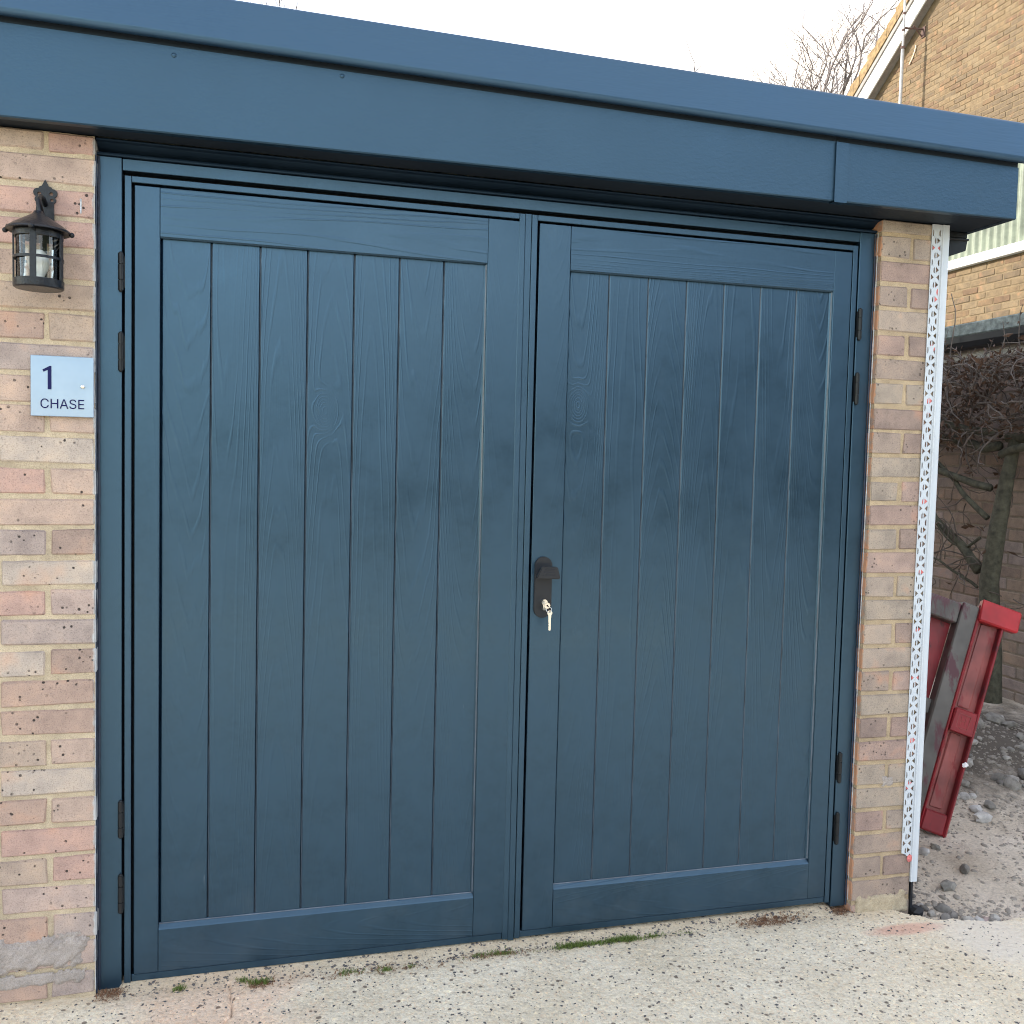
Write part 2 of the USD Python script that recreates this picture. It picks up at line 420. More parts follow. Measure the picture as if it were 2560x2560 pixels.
M_SIGN = mat('acrylic_sign', {'g': ('geometry', {}), 'n': ('noise_texture', {'scale': 16.0, 'detail': 3}),
                              'r': ('rgb_ramp', {'ramp': [(0.3, (0.17, 0.245, 0.345)), (0.7, (0.205, 0.285, 0.385))]}),
                              'p': ('principled_bsdf', {'roughness': 0.10, 'coat_weight': 0.6, 'coat_roughness': 0.02})},
             [('g.position', 'n.vector'), ('n.fac', 'r.fac'), ('r.color', 'p.base_color')])
M_LETTER = plain('navy_lettering', (0.006, 0.007, 0.055), rough=0.4, var=0.05, spec=0.15)
M_PVC = plain('white_pvc', (0.43, 0.46, 0.49), rough=0.35, var=0.04, scale=10)
M_PINK = plain('pink_filler', (0.52, 0.14, 0.13), rough=0.8, var=0.3, scale=150, bump=0.001)
M_IRON = plain('black_wrought_iron', (0.006, 0.007, 0.009), rough=0.26, var=0.35, scale=120, bump=0.0012, bscale=170, spec=0.35)
M_GLASS = mat('lantern_glass', {'t': ('transparent_bsdf', {'color': (0.86, 0.88, 0.86)}), 'g': ('glossy_bsdf', {'roughness': 0.04, 'color': (1, 1, 1)}),
                                'f': ('fresnel', {'IOR': 1.6}), 'm': ('mix_closure', {})},
              [('f.fac', 'm.fac'), ('t.BSDF', 'm.closure1'), ('g.BSDF', 'm.closure2')], surface='m.closure')
M_LAMP = plain('frosted_bulb', (0.75, 0.75, 0.72), rough=0.3)
M_BRICK_L = brick_mat('left_wall_brick', [(0.37, 0.265, 0.205), (0.41, 0.315, 0.26), (0.38, 0.295, 0.225), (0.32, 0.235, 0.185), (0.42, 0.315, 0.245), (0.41, 0.345, 0.28), (0.41, 0.275, 0.22), (0.36, 0.29, 0.245)],
                      pits=0.95, white=(-0.0035, 0.0015))
M_BRICK_R = brick_mat('right_pier_brick', [(0.32, 0.230, 0.185), (0.30, 0.235, 0.185), (0.34, 0.275, 0.215), (0.275, 0.205, 0.165), (0.35, 0.255, 0.205), (0.32, 0.265, 0.205)],
                      pits=0.7, edge=(0.50, 0.20, 0.10), edge_amt=0.45, white=(2.2255, 2.2225), white_col=(0.42, 0.215, 0.125))
M_MORTAR_L = mortar_mat('left_mortar', (0.47, 0.385, 0.26))
M_MORTAR_R = mortar_mat('right_mortar', (0.40, 0.31, 0.195))
M_BRICK_N = brick_mat('neighbour_garage_brick', [(0.34, 0.26, 0.20), (0.30, 0.25, 0.21), (0.38, 0.29, 0.22), (0.36, 0.29, 0.25), (0.29, 0.22, 0.175)], pits=0.2, bumpd=0.003)
M_MORTAR_N = mortar_mat('neighbour_mortar', (0.30, 0.25, 0.19))
M_BRICK_H = brick_mat('golden_house_brick', [(0.195, 0.138, 0.076), (0.185, 0.125, 0.070), (0.21, 0.155, 0.090), (0.165, 0.108, 0.064), (0.20, 0.145, 0.082), (0.16, 0.118, 0.072)], pits=0.1, bumpd=0.003)
M_MORTAR_H = mortar_mat('house_mortar', (0.22, 0.165, 0.095))
M_WHITE = plain('white_painted_board', (0.80, 0.79, 0.76), rough=0.45, var=0.05, scale=6)
M_GREYWOOD = plain('grey_verge_board', (0.26, 0.23, 0.21), rough=0.7, var=0.2, scale=20)
M_TILE = plain('mossy_roof_tile', (0.24, 0.16, 0.075), rough=0.9, var=0.5, scale=14, bump=0.006, bscale=60)
M_GALV = plain('galvanised_pole', (0.40, 0.38, 0.36), rough=0.45, metal=0.3, var=0.2, scale=20)
M_RUST = plain('rusty_bracket', (0.10, 0.055, 0.045), rough=0.8, var=0.4, scale=40)
M_CABLE = plain('cream_cable', (0.75, 0.58, 0.42), rough=0.6)
M_FELT = plain('mossy_roof_felt', (0.20, 0.225, 0.205), rough=0.95, var=0.45, scale=30, bump=0.003, bscale=150)
M_CREAM = plain('cream_fascia_board', (0.55, 0.51, 0.44), rough=0.6, var=0.12, scale=8)
M_CORR = plain('weathered_corrugated_plastic', (0.20, 0.225, 0.165), rough=0.55, var=0.3, scale=7)
M_BARK = plain('dark_mossy_bark', (0.075, 0.072, 0.048), rough=0.9, var=0.5, scale=30, bump=0.006, bscale=70)
M_TWIG = plain('dark_twig', (0.11, 0.088, 0.072), rough=0.85, var=0.4, scale=25)
M_LEAF = mat('dead_brown_leaf', {'g': ('geometry', {}), 'r': ('rgb_ramp', {'ramp': [(0.0, (0.09, 0.05, 0.03)), (0.5, (0.20, 0.115, 0.07)), (0.85, (0.34, 0.215, 0.14)), (1.0, (0.48, 0.37, 0.28))]}),
                                 'd': ('principled_bsdf', {'roughness': 0.6}), 't': ('translucent_bsdf', {}), 'm': ('mix_closure', {'fac': 0.25})},
             [('g.random_per_island', 'r.fac'), ('r.color', 'd.base_color'), ('r.color', 't.color'), ('d.BSDF', 'm.closure1'), ('t.BSDF', 'm.closure2')], surface='m.closure')
M_GRASS = mat('short_grass', {'g': ('geometry', {}), 'r': ('rgb_ramp', {'ramp': [(0.0, (0.16, 0.22, 0.05)), (0.6, (0.33, 0.42, 0.10)), (0.85, (0.46, 0.48, 0.18)), (1.0, (0.52, 0.42, 0.20))]}),
                              'd': ('principled_bsdf', {'roughness': 0.55}), 't': ('translucent_bsdf', {}), 'm': ('mix_closure', {'fac': 0.35})},
              [('g.random_per_island', 'r.fac'), ('r.color', 'd.base_color'), ('r.color', 't.color'), ('d.BSDF', 'm.closure1'), ('t.BSDF', 'm.closure2')], surface='m.closure')
M_LITTER = mat('dry_brown_litter', {'g': ('geometry', {}), 'r': ('rgb_ramp', {'ramp': [(0.0, (0.20, 0.10, 0.05)), (0.5, (0.42, 0.22, 0.11)), (1.0, (0.56, 0.38, 0.21))]}),
                                    'p': ('principled_bsdf', {'roughness': 0.9})}, [('g.random_per_island', 'r.fac'), ('r.color', 'p.base_color')])
M_OAK = plain('winter_tree_bark', (0.16, 0.135, 0.13), rough=0.9, var=0.3, scale=4)
M_STONE = mat('rubble_stone', {'g': ('geometry', {}), 'oi': ('object_info', {}), 'n': ('noise_texture', {'scale': 35.0, 'detail': 5, 'roughness': 0.65}),
                               'r': ('rgb_ramp', {'ramp': [(0.0, (0.16, 0.145, 0.13)), (0.4, (0.28, 0.26, 0.225)), (0.7, (0.44, 0.41, 0.365)), (0.9, (0.58, 0.56, 0.53)), (1.0, (0.30, 0.14, 0.10))]}),
                               'k': ('rgb_ramp', {'ramp': [(0.3, (0.55, 0.55, 0.55)), (0.6, (1, 1, 1))]}),
                               'm': ('mix_color', {'blend_type': 'multiply', 'fac': 1.0}), 'b': ('bump', {'distance': 0.003, 'strength': 1.0}),
                               'p': ('principled_bsdf', {'roughness': 0.92})},
              [('oi.random', 'r.fac'), ('g.position', 'n.vector'), ('n.fac', 'k.fac'), ('r.color', 'm.a'), ('k.color', 'm.b'), ('m.result', 'p.base_color'), ('n.fac', 'b.height'), ('b.normal', 'p.normal')])
M_GRAVEL = mat('loose_gravel', {'g': ('geometry', {}), 'r': ('rgb_ramp', {'ramp': [(0.0, (0.27, 0.24, 0.20)), (0.35, (0.40, 0.36, 0.30)), (0.7, (0.48, 0.44, 0.38)), (0.92, (0.64, 0.60, 0.54)), (1.0, (0.40, 0.21, 0.14))]}),
                                'p': ('principled_bsdf', {'roughness': 0.9})}, [('g.random_per_island', 'r.fac'), ('r.color', 'p.base_color')])
M_PEBBLE = mat('driveway_aggregate', {'g': ('geometry', {}), 'r': ('rgb_ramp', {'interpolate': False, 'ramp': [(0.0, (0.095, 0.085, 0.080)), (0.08, (0.24, 0.205, 0.165)), (0.24, (0.36, 0.30, 0.23)), (0.46, (0.42, 0.33, 0.22)), (0.60, (0.34, 0.19, 0.115)), (0.66, (0.50, 0.44, 0.34)), (0.84, (0.70, 0.66, 0.57))]}),
                                      'p': ('principled_bsdf', {'roughness': 0.6})}, [('g.random_per_island', 'r.fac'), ('r.color', 'p.base_color')])
M_EARTH = plain('grass_and_tarmac_ground', (0.055, 0.062, 0.048), rough=0.95, var=0.3, scale=3)


def red_mat(name, col, worn, amount):
    return mat(name, {'g': ('geometry', {}), 'mp': ('mapping', {'scale': (18, 18, 5)}), 'n': ('noise_texture', {'scale': 1.0, 'detail': 6, 'roughness': 0.65}),
                      'f': ('map_range', {'from_min': 0.72 - amount, 'from_max': 0.80 - amount, 'to_min': 0, 'to_max': 1}),
                      'n2': ('noise_texture', {'scale': 9.0, 'detail': 5}), 'r2': ('rgb_ramp', {'ramp': [(0.3, tuple(np.array(col) * 0.6)), (0.7, tuple(np.array(col) * 1.25))]}),
                      'm': ('mix_color', {'b': worn}), 'b': ('bump', {'distance': 0.0015, 'strength': 1.0}), 'p': ('principled_bsdf', {'roughness': 0.42})},
               [('g.position', 'mp.vector'), ('mp.vector', 'n.vector'), ('n.fac', 'f.value'), ('f.result', 'm.fac'), ('g.position', 'n2.vector'), ('n2.fac', 'r2.fac'),
                ('r2.color', 'm.a'), ('m.result', 'p.base_color'), ('n.fac', 'b.height'), ('b.normal', 'p.normal')])


M_RED = red_mat('old_red_gloss', (0.21, 0.012, 0.017), (0.07, 0.012, 0.014), 0.14)
M_REDWORN = red_mat('faded_red_face', (0.24, 0.058, 0.050), (0.19, 0.016, 0.018), 0.16)
M_REDBRIGHT = red_mat('bright_red_paint', (0.36, 0.014, 0.02), (0.10, 0.02, 0.022), 0.10)
M_OLDWOOD = red_mat('weathered_grey_timber', (0.090, 0.082, 0.074), (0.070, 0.020, 0.028), 0.17)
M_SCRAP = plain('white_scrap', (0.75, 0.74, 0.74), rough=0.7)

# driveway concrete: exposed aggregate with pink staining, a whitish worn corner and lighter lip at the door
M_DRIVE = mat('exposed_aggregate_concrete', {
    'g': ('geometry', {}),
    'n': ('noise_texture', {'scale': 3.2, 'detail': 6, 'roughness': 0.6}),
    'base': ('rgb_ramp', {'ramp': [(0.30, (0.74, 0.64, 0.475)), (0.5, (0.83, 0.73, 0.56)), (0.7, (0.89, 0.80, 0.63))]}),
    'v': ('voronoi_texture', {'scale': 150.0, 'randomness': 1.0}),
    'vs': ('separate_color', {}),
    'vr': ('rgb_ramp', {'interpolate': False, 'ramp': [(0.0, (0.55, 0.52, 0.50)), (0.06, (0.80, 0.76, 0.70)), (0.20, (1, 1, 1)), (0.62, (1.10, 1.02, 0.90)), (0.80, (1.02, 0.86, 0.74)), (0.87, (1.25, 1.24, 1.2))]}),
    'vm': ('mix_color', {'blend_type': 'multiply', 'fac': 0.48, 'use_clamp': False}),
    'v2': ('voronoi_texture', {'scale': 62.0, 'randomness': 1.0}),
    'v2s': ('separate_color', {}),
    'v2r': ('rgb_ramp', {'interpolate': False, 'ramp': [(0.0, (0.22, 0.20, 0.20)), (0.05, (1, 1, 1)), (0.93, (1.25, 1.22, 1.15))]}),
    'v2d': ('map_range', {'from_min': 0.42, 'from_max': 0.30, 'to_min': 0, 'to_max': 0.9}),
    'vm2': ('mix_color', {'blend_type': 'multiply', 'use_clamp': False}),
    'nf': ('noise_texture', {'scale': 700.0, 'detail': 2}),
    'fr': ('rgb_ramp', {'ramp': [(0.3, (0.72, 0.72, 0.72)), (0.7, (1.22, 1.22, 1.22))]}),
    'fm': ('mix_color', {'blend_type': 'multiply', 'fac': 0.8, 'use_clamp': False}),
    # pink stains left and right
    'p1': ('vector_math', {'math_type': 'distance', 'vector2': (0.30, -0.12, 0.0)}),
    'p1n': ('noise_texture', {'scale': 7.0, 'detail': 4}),
    'p1a': ('math', {'math_type': 'multiply_add', 'value2': -0.34}),
    'p1f': ('map_range', {'from_min': 0.10, 'from_max': -0.04, 'to_min': 0, 'to_max': 0.55}),
    'm1': ('mix_color', {'blend_type': 'multiply', 'b': (1.06, 0.80, 0.74), 'use_clamp': False}),
    'q1m': ('mapping', {'location': (-2.33 / 0.16, 0.155 / 0.035, 0), 'scale': (1 / 0.16, 1 / 0.035, 0)}),
    'q1l': ('vector_math', {'math_type': 'length'}),
    'q1a': ('math', {'math_type': 'multiply_add', 'value2': -0.9}),
    'q1f': ('map_range', {'from_min': 0.60, 'from_max': 0.15, 'to_min': 0, 'to_max': 0.75}),
    'm2': ('mix_color', {'blend_type': 'mix', 'b': (0.74, 0.43, 0.32)}),
    'w1m': ('mapping', {'location': (-2.56 / 0.17, 0.25 / 0.16, 0), 'scale': (1 / 0.17, 1 / 0.16, 0)}),
    'w1l': ('vector_math', {'math_type': 'length'}),
    'w1a': ('math', {'math_type': 'multiply_add', 'value2': -0.9}),
    'w1f': ('map_range', {'from_min': 0.75, 'from_max': 0.1, 'to_min': 0, 'to_max': 0.75}),
    'm3': ('mix_color', {'blend_type': 'mix', 'b': (0.80, 0.72, 0.60)}),
    # sandy strip along the threshold
    'sx': ('separate_xyz', {}),
    'sn': ('math', {'math_type': 'multiply_add', 'value2': 0.09}),
    'sf': ('map_range', {'from_min': -0.055, 'from_max': 0.03, 'to_min': 0, 'to_max': 0.6}),
    'm4': ('mix_color', {'blend_type': 'mix', 'b': (0.52, 0.41, 0.27)}),
    'h0': ('math', {'math_type': 'multiply_add', 'value2': -0.8}),
    'b': ('bump', {'strength': 1.0, 'distance': 0.0022}),
    'p': ('principled_bsdf', {'roughness': 0.85, 'specular_ior_level': 0.3}),
}, [('g.position', 'n.vector'), ('n.fac', 'base.fac'), ('g.position', 'v.vector'), ('v.color', 'vs.color'), ('vs.r', 'vr.fac'), ('base.color', 'vm.a'), ('vr.color', 'vm.b'),
    ('g.position', 'v2.vector'), ('v2.color', 'v2s.color'), ('v2s.g', 'v2r.fac'), ('v2.distance', 'v2d.value'), ('v2d.result', 'vm2.fac'), ('vm.result', 'vm2.a'), ('v2r.color', 'vm2.b'),
    ('g.position', 'nf.vector'), ('nf.fac', 'fr.fac'), ('vm2.result', 'fm.a'), ('fr.color', 'fm.b'),
    ('g.position', 'p1.vector1'), ('g.position', 'p1n.vector'), ('p1n.fac', 'p1a.value1'), ('p1.value', 'p1a.value3'), ('p1a.value', 'p1f.value'), ('fm.result', 'm1.a'), ('p1f.result', 'm1.fac'),
    ('g.position', 'q1m.vector'), ('q1m.vector', 'q1l.vector1'), ('p1n.fac', 'q1a.value1'), ('q1l.value', 'q1a.value3'), ('q1a.value', 'q1f.value'), ('m1.result', 'm2.a'), ('q1f.result', 'm2.fac'),
    ('g.position', 'w1m.vector'), ('w1m.vector', 'w1l.vector1'), ('p1n.fac', 'w1a.value1'), ('w1l.value', 'w1a.value3'), ('w1a.value', 'w1f.value'), ('m2.result', 'm3.a'), ('w1f.result', 'm3.fac'),
    ('g.position', 'sx.vector'), ('p1n.fac', 'sn.value1'), ('sx.y', 'sn.value3'), ('sn.value', 'sf.value'), ('m3.result', 'm4.a'), ('sf.result', 'm4.fac'), ('m4.result', 'p.base_color'),
    ('v.distance', 'h0.value1'), ('nf.fac', 'h0.value3'), ('h0.value', 'b.height'), ('b.normal', 'p.normal')])
M_PATH = mat('dusty_path', {
    'g': ('geometry', {}), 'n': ('noise_texture', {'scale': 4.0, 'detail': 6, 'roughness': 0.65}),
    'base': ('rgb_ramp', {'ramp': [(0.3, (0.43, 0.36, 0.275)), (0.5, (0.54, 0.465, 0.37)), (0.7, (0.65, 0.57, 0.47))]}),
    'v': ('voronoi_texture', {'scale': 150.0}), 'vs': ('separate_color', {}),
    'vr': ('rgb_ramp', {'ramp': [(0.0, (0.72, 0.72, 0.72)), (0.5, (1, 1, 1)), (1.0, (1.25, 1.24, 1.2))]}),
    'm': ('mix_color', {'blend_type': 'multiply', 'fac': 0.6, 'use_clamp': False}),
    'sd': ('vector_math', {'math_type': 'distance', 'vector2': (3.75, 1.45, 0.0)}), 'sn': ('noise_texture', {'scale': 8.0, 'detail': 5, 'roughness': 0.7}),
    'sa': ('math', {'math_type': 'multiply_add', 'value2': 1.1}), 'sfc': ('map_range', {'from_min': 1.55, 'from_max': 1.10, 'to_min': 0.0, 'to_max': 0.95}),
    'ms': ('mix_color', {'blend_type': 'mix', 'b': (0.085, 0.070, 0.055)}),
    'b': ('bump', {'strength': 1.0, 'distance': 0.002}), 'p': ('principled_bsdf', {'roughness': 0.95})},
    [('g.position', 'n.vector'), ('n.fac', 'base.fac'), ('g.position', 'v.vector'), ('v.color', 'vs.color'), ('vs.r', 'vr.fac'), ('base.color', 'm.a'), ('vr.color', 'm.b'),
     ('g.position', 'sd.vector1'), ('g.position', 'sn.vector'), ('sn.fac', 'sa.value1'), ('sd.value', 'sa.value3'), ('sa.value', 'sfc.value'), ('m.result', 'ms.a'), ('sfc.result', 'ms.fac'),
     ('ms.result', 'p.base_color'), ('v.distance', 'b.height'), ('b.normal', 'p.normal')])


# ------------------------------------------------------------------ setting: ground, driveway, path
def drive_z(X, Y):
    P = np.stack([X * 6, Y * 6, X * 0], -1)
    z = 0.004 - 0.0085 * np.clip(X, -3, 4) + 0.006 * (meshkit.fbm(P, 4, 3) - 0.5)
    z = z + 0.0028 * (meshkit.noise(np.stack([X * 95, Y * 95, X * 0], -1), 5) - 0.5)
    z = z + 0.012 * np.clip((Y + 0.035) / 0.05, 0, 1) * ((X > 0.05) & (X < 2.16))      # worn lip under the doors
    # crack
    cr = np.array([[0.322, -0.04], [0.3264, -0.0977], [0.3317, -0.1507], [0.3312, -0.188], [0.3163, -0.203], [0.308, -0.23], [0.29, -0.32], [0.30, -0.5], [0.26, -0.8]])
    d = np.full(X.shape, 9.0)
    for a, b in zip(cr[:-1], cr[1:]):
        ab = b - a
        t = np.clip(((X - a[0]) * ab[0] + (Y - a[1]) * ab[1]) / (ab @ ab), 0, 1)
        d = np.minimum(d, np.hypot(X - a[0] - t * ab[0], Y - a[1] - t * ab[1]))
    wob = 0.004 * (meshkit.noise(np.stack([X * 120, Y * 120, X * 0], -1), 9) - 0.5)
    return z - 0.012 * np.clip(1 - (d + wob) / 0.0062, 0, 1)


EDGE = np.array([[2.36, -0.030], [2.3968, -0.0736], [2.4309, -0.0902], [2.4588, -0.1237], [2.511, -0.1305], [2.5724, -0.1393], [2.6227, -0.1593], [3.2, -0.20], [5.2, -0.26]])


def edge_y(X):
    return np.where(X < 2.36, 0.06, np.interp(X, EDGE[:, 0], EDGE[:, 1]) + 0.012 * (meshkit.noise(np.stack([X * 40, X * 0, X * 0], -1), 2) - 0.5))


V, F = grid(-0.62, 2.76, -0.95, 0.05, 0.0052, drive_z)
keep = V[:, 1] <= edge_y(V[:, 0])
bad = ~keep
F = F[keep[F].all(1)]
obj('driveway', trimesh.Trimesh(V, F, process=False), M_DRIVE, smooth=True, kind='structure', label='exposed aggregate concrete driveway in front of the garage doors')
# the rest of the same drive, further out, coarser and a hair lower
V, F = grid(-6.0, 6.0, -9.0, 0.05, 0.05, lambda X, Y: drive_z(X, Y) * 0 - 0.004 - 0.0085 * np.clip(X, -3, 4) - 0.006 * (((X > -0.6) & (X < 2.72)) & (Y > -0.93)))
c = V[F].mean(1)
F = F[~((c[:, 0] > -0.60) & (c[:, 0] < 2.74) & (c[:, 1] > -0.93)) & ((c[:, 0] < 2.4) | (c[:, 1] < -0.20))]
obj('driveway_apron', trimesh.Trimesh(V, F, process=False), M_DRIVE, smooth=True, kind='structure', label='rest of the concrete driveway nearer the road')


def path_z(X, Y):
    P = np.stack([X * 3, Y * 3, X * 0], -1)
    z = -0.055 + 0.012 * np.clip((X - 2.45) / 0.25, 0, 1) * np.clip((Y + 0.1) / 0.4 + 0.3, 0, 1)
    z = z + 0.03 * (meshkit.fbm(P, 4, 21) - 0.5) + 0.012 * (meshkit.fbm(P * 12, 3, 22) - 0.5)
    # loose hole beside the pier foot
    z = z - 0.07 * np.exp(-(((X - 2.44) / 0.035) ** 2 + ((Y + 0.02) / 0.08) ** 2))
    # heap of rubble behind the old door
    z = z + 0.20 * np.exp(-(((X - 3.75) / 0.55) ** 2 + ((Y - 1.35) / 0.55) ** 2)) + 0.10 * np.exp(-(((X - 4.5) / 0.4) ** 2 + ((Y - 2.2) / 0.9) ** 2))
    return z


V, F = grid(2.30, 4.78, -0.30, 7.0, 0.02, path_z)
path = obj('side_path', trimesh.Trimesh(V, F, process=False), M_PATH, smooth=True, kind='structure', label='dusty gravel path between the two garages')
V, F = grid(-90, 90, -90, 90, 6.0, lambda X, Y: X * 0 - 0.16)
obj('ground', trimesh.Trimesh(V, F, process=False), M_EARTH, smooth=True, kind='structure', label='level ground around the houses')


def pebble(r, s, flat=0.6):
    m = trimesh.creation.icosphere(subdivisions=1 if s > 0.012 else 0, radius=1.0)
    v = m.vertices * (1 + np.array([r.uniform(-.22, .22) for _ in range(len(m.vertices))])[:, None])
    th = r.uniform(0, 6.28)
    v = v * np.array([s, s * r.uniform(.55, .9), s * flat])
    R = np.array([[math.cos(th), -math.sin(th), 0], [math.sin(th), math.cos(th), 0], [0, 0, 1]])
    m.vertices = v @ R.T
    return m


def scatter(n, gen, zf, smin, smax, r, flat=0.6, sink=0.25):
    out = []
    while len(out) < n:
        x, y = gen()
        s = smin * (smax / smin) ** (r.random() ** 1.8)
        m = pebble(r, s, flat)
        z = float(zf(np.array([x]), np.array([y]))[0])
        m.apply_translation((x, y, z - sink * s * flat))
        out.append(m)
    return cat(out)


r = random.Random(31)
def gdrive():
    while True:
        x, y = r.uniform(-0.45, 2.62), -0.86 + 0.90 * r.random()
        if y < float(edge_y(np.array([x]))[0]) - 0.006:
            return x, y
obj('driveway_pebbles', scatter(5200, gdrive, drive_z, 0.0022, 0.0075, r, 0.5, 0.55), M_PEBBLE, smooth=True, kind='stuff', label='small coloured pebbles set in the driveway concrete', category='pebbles')
def gstrip():
    return r.uniform(0.06, 2.25), -0.058 + 0.062 * r.random()
obj('grit', scatter(800, gstrip, drive_z, 0.0018, 0.007, r, 0.6, 0.2), M_PEBBLE, smooth=True, kind='stuff', label='loose grit along the foot of the garage doors', category='grit')
def gpath():
    while True:
        x = 2.45 + 2.2 * r.random() ** 1.5
        y = r.uniform(-0.16, 2.6)
        near = math.exp(-((x - 2.5) / 0.16) ** 2) * (y < 0.9) + math.exp(-((y + 0.05) / 0.07) ** 2) * 0.8 + math.exp(-(((x - 3.5) / .6) ** 2 + ((y - 1.0) / .6) ** 2)) + 0.12
        if r.random() < near and y > float(edge_y(np.array([x]))[0]) + 0.004:
            return x, y
obj('gravel', scatter(9000, gpath, path_z, 0.0028, 0.014, r, 0.62, 0.15), M_GRAVEL, smooth=True, kind='stuff', label='loose grey gravel on the path beside the garage', category='gravel')
# larger stones one can pick apart, pieces of the path
rs = random.Random(5)
for i in range(205):
    if i < 180:
        x, y = rs.gauss(3.45, 0.40), rs.gauss(1.02, 0.42)
        s = 0.016 * (3.2 ** rs.random() ** 1.6)
    elif i < 197:
        x, y = rs.uniform(2.46, 2.60), rs.uniform(-0.10, 0.25)
        s = rs.uniform(0.012, 0.026)
    else:
        x, y = rs.uniform(2.55, 2.75), rs.uniform(-0.14, -0.10)
        s = rs.uniform(0.016, 0.026)
    if x < 2.455 + s or y < -0.15 or x > 4.6:
        continue
    m = trimesh.creation.icosphere(subdivisions=1, radius=1.0)
    v = m.vertices * (1 + np.array([rs.uniform(-.25, .2) for _ in range(len(m.vertices))])[:, None])
    th = rs.uniform(0, 6.28)
    v = v * np.array([s, s * rs.uniform(.5, .9), s * rs.uniform(.45, .8)])
    Rm = trimesh.transformations.euler_matrix(rs.uniform(-.5, .5), rs.uniform(-.5, .5), th)[:3, :3]
    m.vertices = v @ Rm.T
    obj('stone', m, M_STONE, path, smooth=35, loc=(x, y, float(path_z(np.array([x]), np.array([y]))[0]) + s * 0.3))


# ------------------------------------------------------------------ brickwork
def course_bricks(x0, x1, joints):
    return [(a, b) for a, b in zip(joints[:-1], joints[1:])]


def mortar_sheet(x0, x1, z0, z1, y, seed, step=0.008, amp=0.0022):
    V, F = grid(x0, x1, z0, z1, step, lambda X, Z: y + amp * 2 * (meshkit.fbm(np.stack([X * 26, Z * 26, X * 0], -1), 4, seed) - 0.5))
    V = V[:, [0, 2, 1]]
    return trimesh.Trimesh(V, F, process=False)


FACE = -0.030         # brick face
COURSE = 0.075


def wall_front_left(th):
    br = random.Random(101)
    ztop = 2.158
    core = cat([mortar_sheet(-1.05, -0.0065, -0.12, ztop, FACE + 0.0035, 61), bx(-1.05, -0.009, FACE + 0.008, 0.185, -0.12, ztop)])
    wall = obj('left_wall', core, M_MORTAR_L, th, label='brick wall left of the doors under the lantern and sign')
    for k in range(-2, 28):                       # course k: bottom edge z
        zb = 2.0363 - COURSE * k
        if k == -1:
            h0, h1 = zb, min(zb + 0.0645, 2.157)
        else:
            h0, h1 = zb, zb + 0.0645
        if h0 > 2.15:
            continue
        h1 = min(h1, 2.157)
        head = k in (-1, 5, 8, 10, 12, 14, 16, 19, 21, 23, 25, 27)
        joints, x, first = [], -0.0052, True
        while x > -1.04:
            L = (0.1025 if (head and first) else 0.215) + br.uniform(-.002, .002)
            joints.append((max(x - L, -1.05), x))
            x -= L + 0.0105
            first = False
        for a, b in joints:
            dz = br.uniform(-.0018, .0018)
            m = cbox(a, b + br.uniform(-.0015, .0012) * (b > -0.01), FACE + br.uniform(-.0012, .0012), FACE + 0.1025, h0 + dz, h1 + dz, 0.0032, 0.0013, br)
            obj('brick', m, M_BRICK_L, wall, smooth=25)


def wall_pier(th):
    br = random.Random(77)
    X0, X1 = 2.2150, 2.4318
    ztop = 2.158
    core = cat([mortar_sheet(X0 + .002, X1 - .002, -0.16, ztop, FACE + 0.0032, 41), bx(X0 + .0035, X1 - .0035, FACE + 0.007, 0.183, -0.16, ztop), bx(X1 - 0.1, X1 - 0.004, 0.183, 5.4, -0.16, ztop)])
    wall = obj('right_pier', core, M_MORTAR_R, th, label='brick pier right of the doors behind the white bead')
    far = []
    for k in range(-2, 29):
        zb = 2.0468 - COURSE * k
        if zb > 2.15:
            continue
        zt = min(zb + 0.0640, 2.157)
        head = k % 2 == 0
        blocks = [(X0, X0 + 0.1025, FACE, FACE + 0.215), (X1 - 0.1025, X1, FACE, FACE + 0.215)] if head else [(X0, X1, FACE, FACE + 0.1025), (X0, X1, FACE + 0.1125, FACE + 0.215)]
        for (a, b, c0, c1) in blocks:
            dz = br.uniform(-.0016, .0016)
            jx = br.uniform(-.0018, .0018)
            m = cbox(a + jx, b, c0 + br.uniform(-.0012, .0012), c1, zb + dz, zt + dz, 0.003, 0.0012, br)
            obj('brick', m, M_BRICK_R, wall, smooth=25)
        y = FACE + 0.225 if head else FACE + 0.225 - 0.1125 + 0.1125
        y += 0.0 if head else 0.1125 - 0.1125
        if not head:
            far.append(cbox(X1 - 0.1025, X1, y, y + 0.1025, zb, zt, 0.003))
            y += 0.1125
        while y < 5.3:
            far.append(cbox(X1 - 0.1025, X1, y, min(y + 0.215, 5.4), zb, zt, 0.003))
            y += 0.225
    obj('brick_courses', cat(far), M_BRICK_R, wall, smooth=25, kind='stuff')


garage = thing('garage', 'single brick garage with dark blue fascia and double doors', 'garage')
wall_front_left(garage)
wall_pier(garage)
# other walls of the garage, not seen from the front
obj('rear_wall', bx(-1.05, 2.43, 5.40, 5.50, -0.16, 2.158), M_MORTAR_R, garage)
obj('side_wall', bx(-1.15, -1.05, -0.02, 5.50, -0.16, 2.158), M_MORTAR_L, garage)

# --- black damp membrane showing beside the pier foot
obj('damp_membrane', cat([bx(2.4326, 2.4400, FACE - 0.004, 0.40, -0.14, 0.105), cbox(2.4330, 2.4660, -0.062, -0.020, -0.075, -0.012, 0.010, 0.003, rng)]), M_BLACKP, garage, label='black membrane at the foot of the right pier')

# --- roof edge: fascia, trim, soffit
SL = -0.0215                                 # the fascia runs slightly out of line with the brickwork


def fy(x):
    return -0.1025 + SL * x


XL, XR = -1.20, 2.585
ZB = 2.160


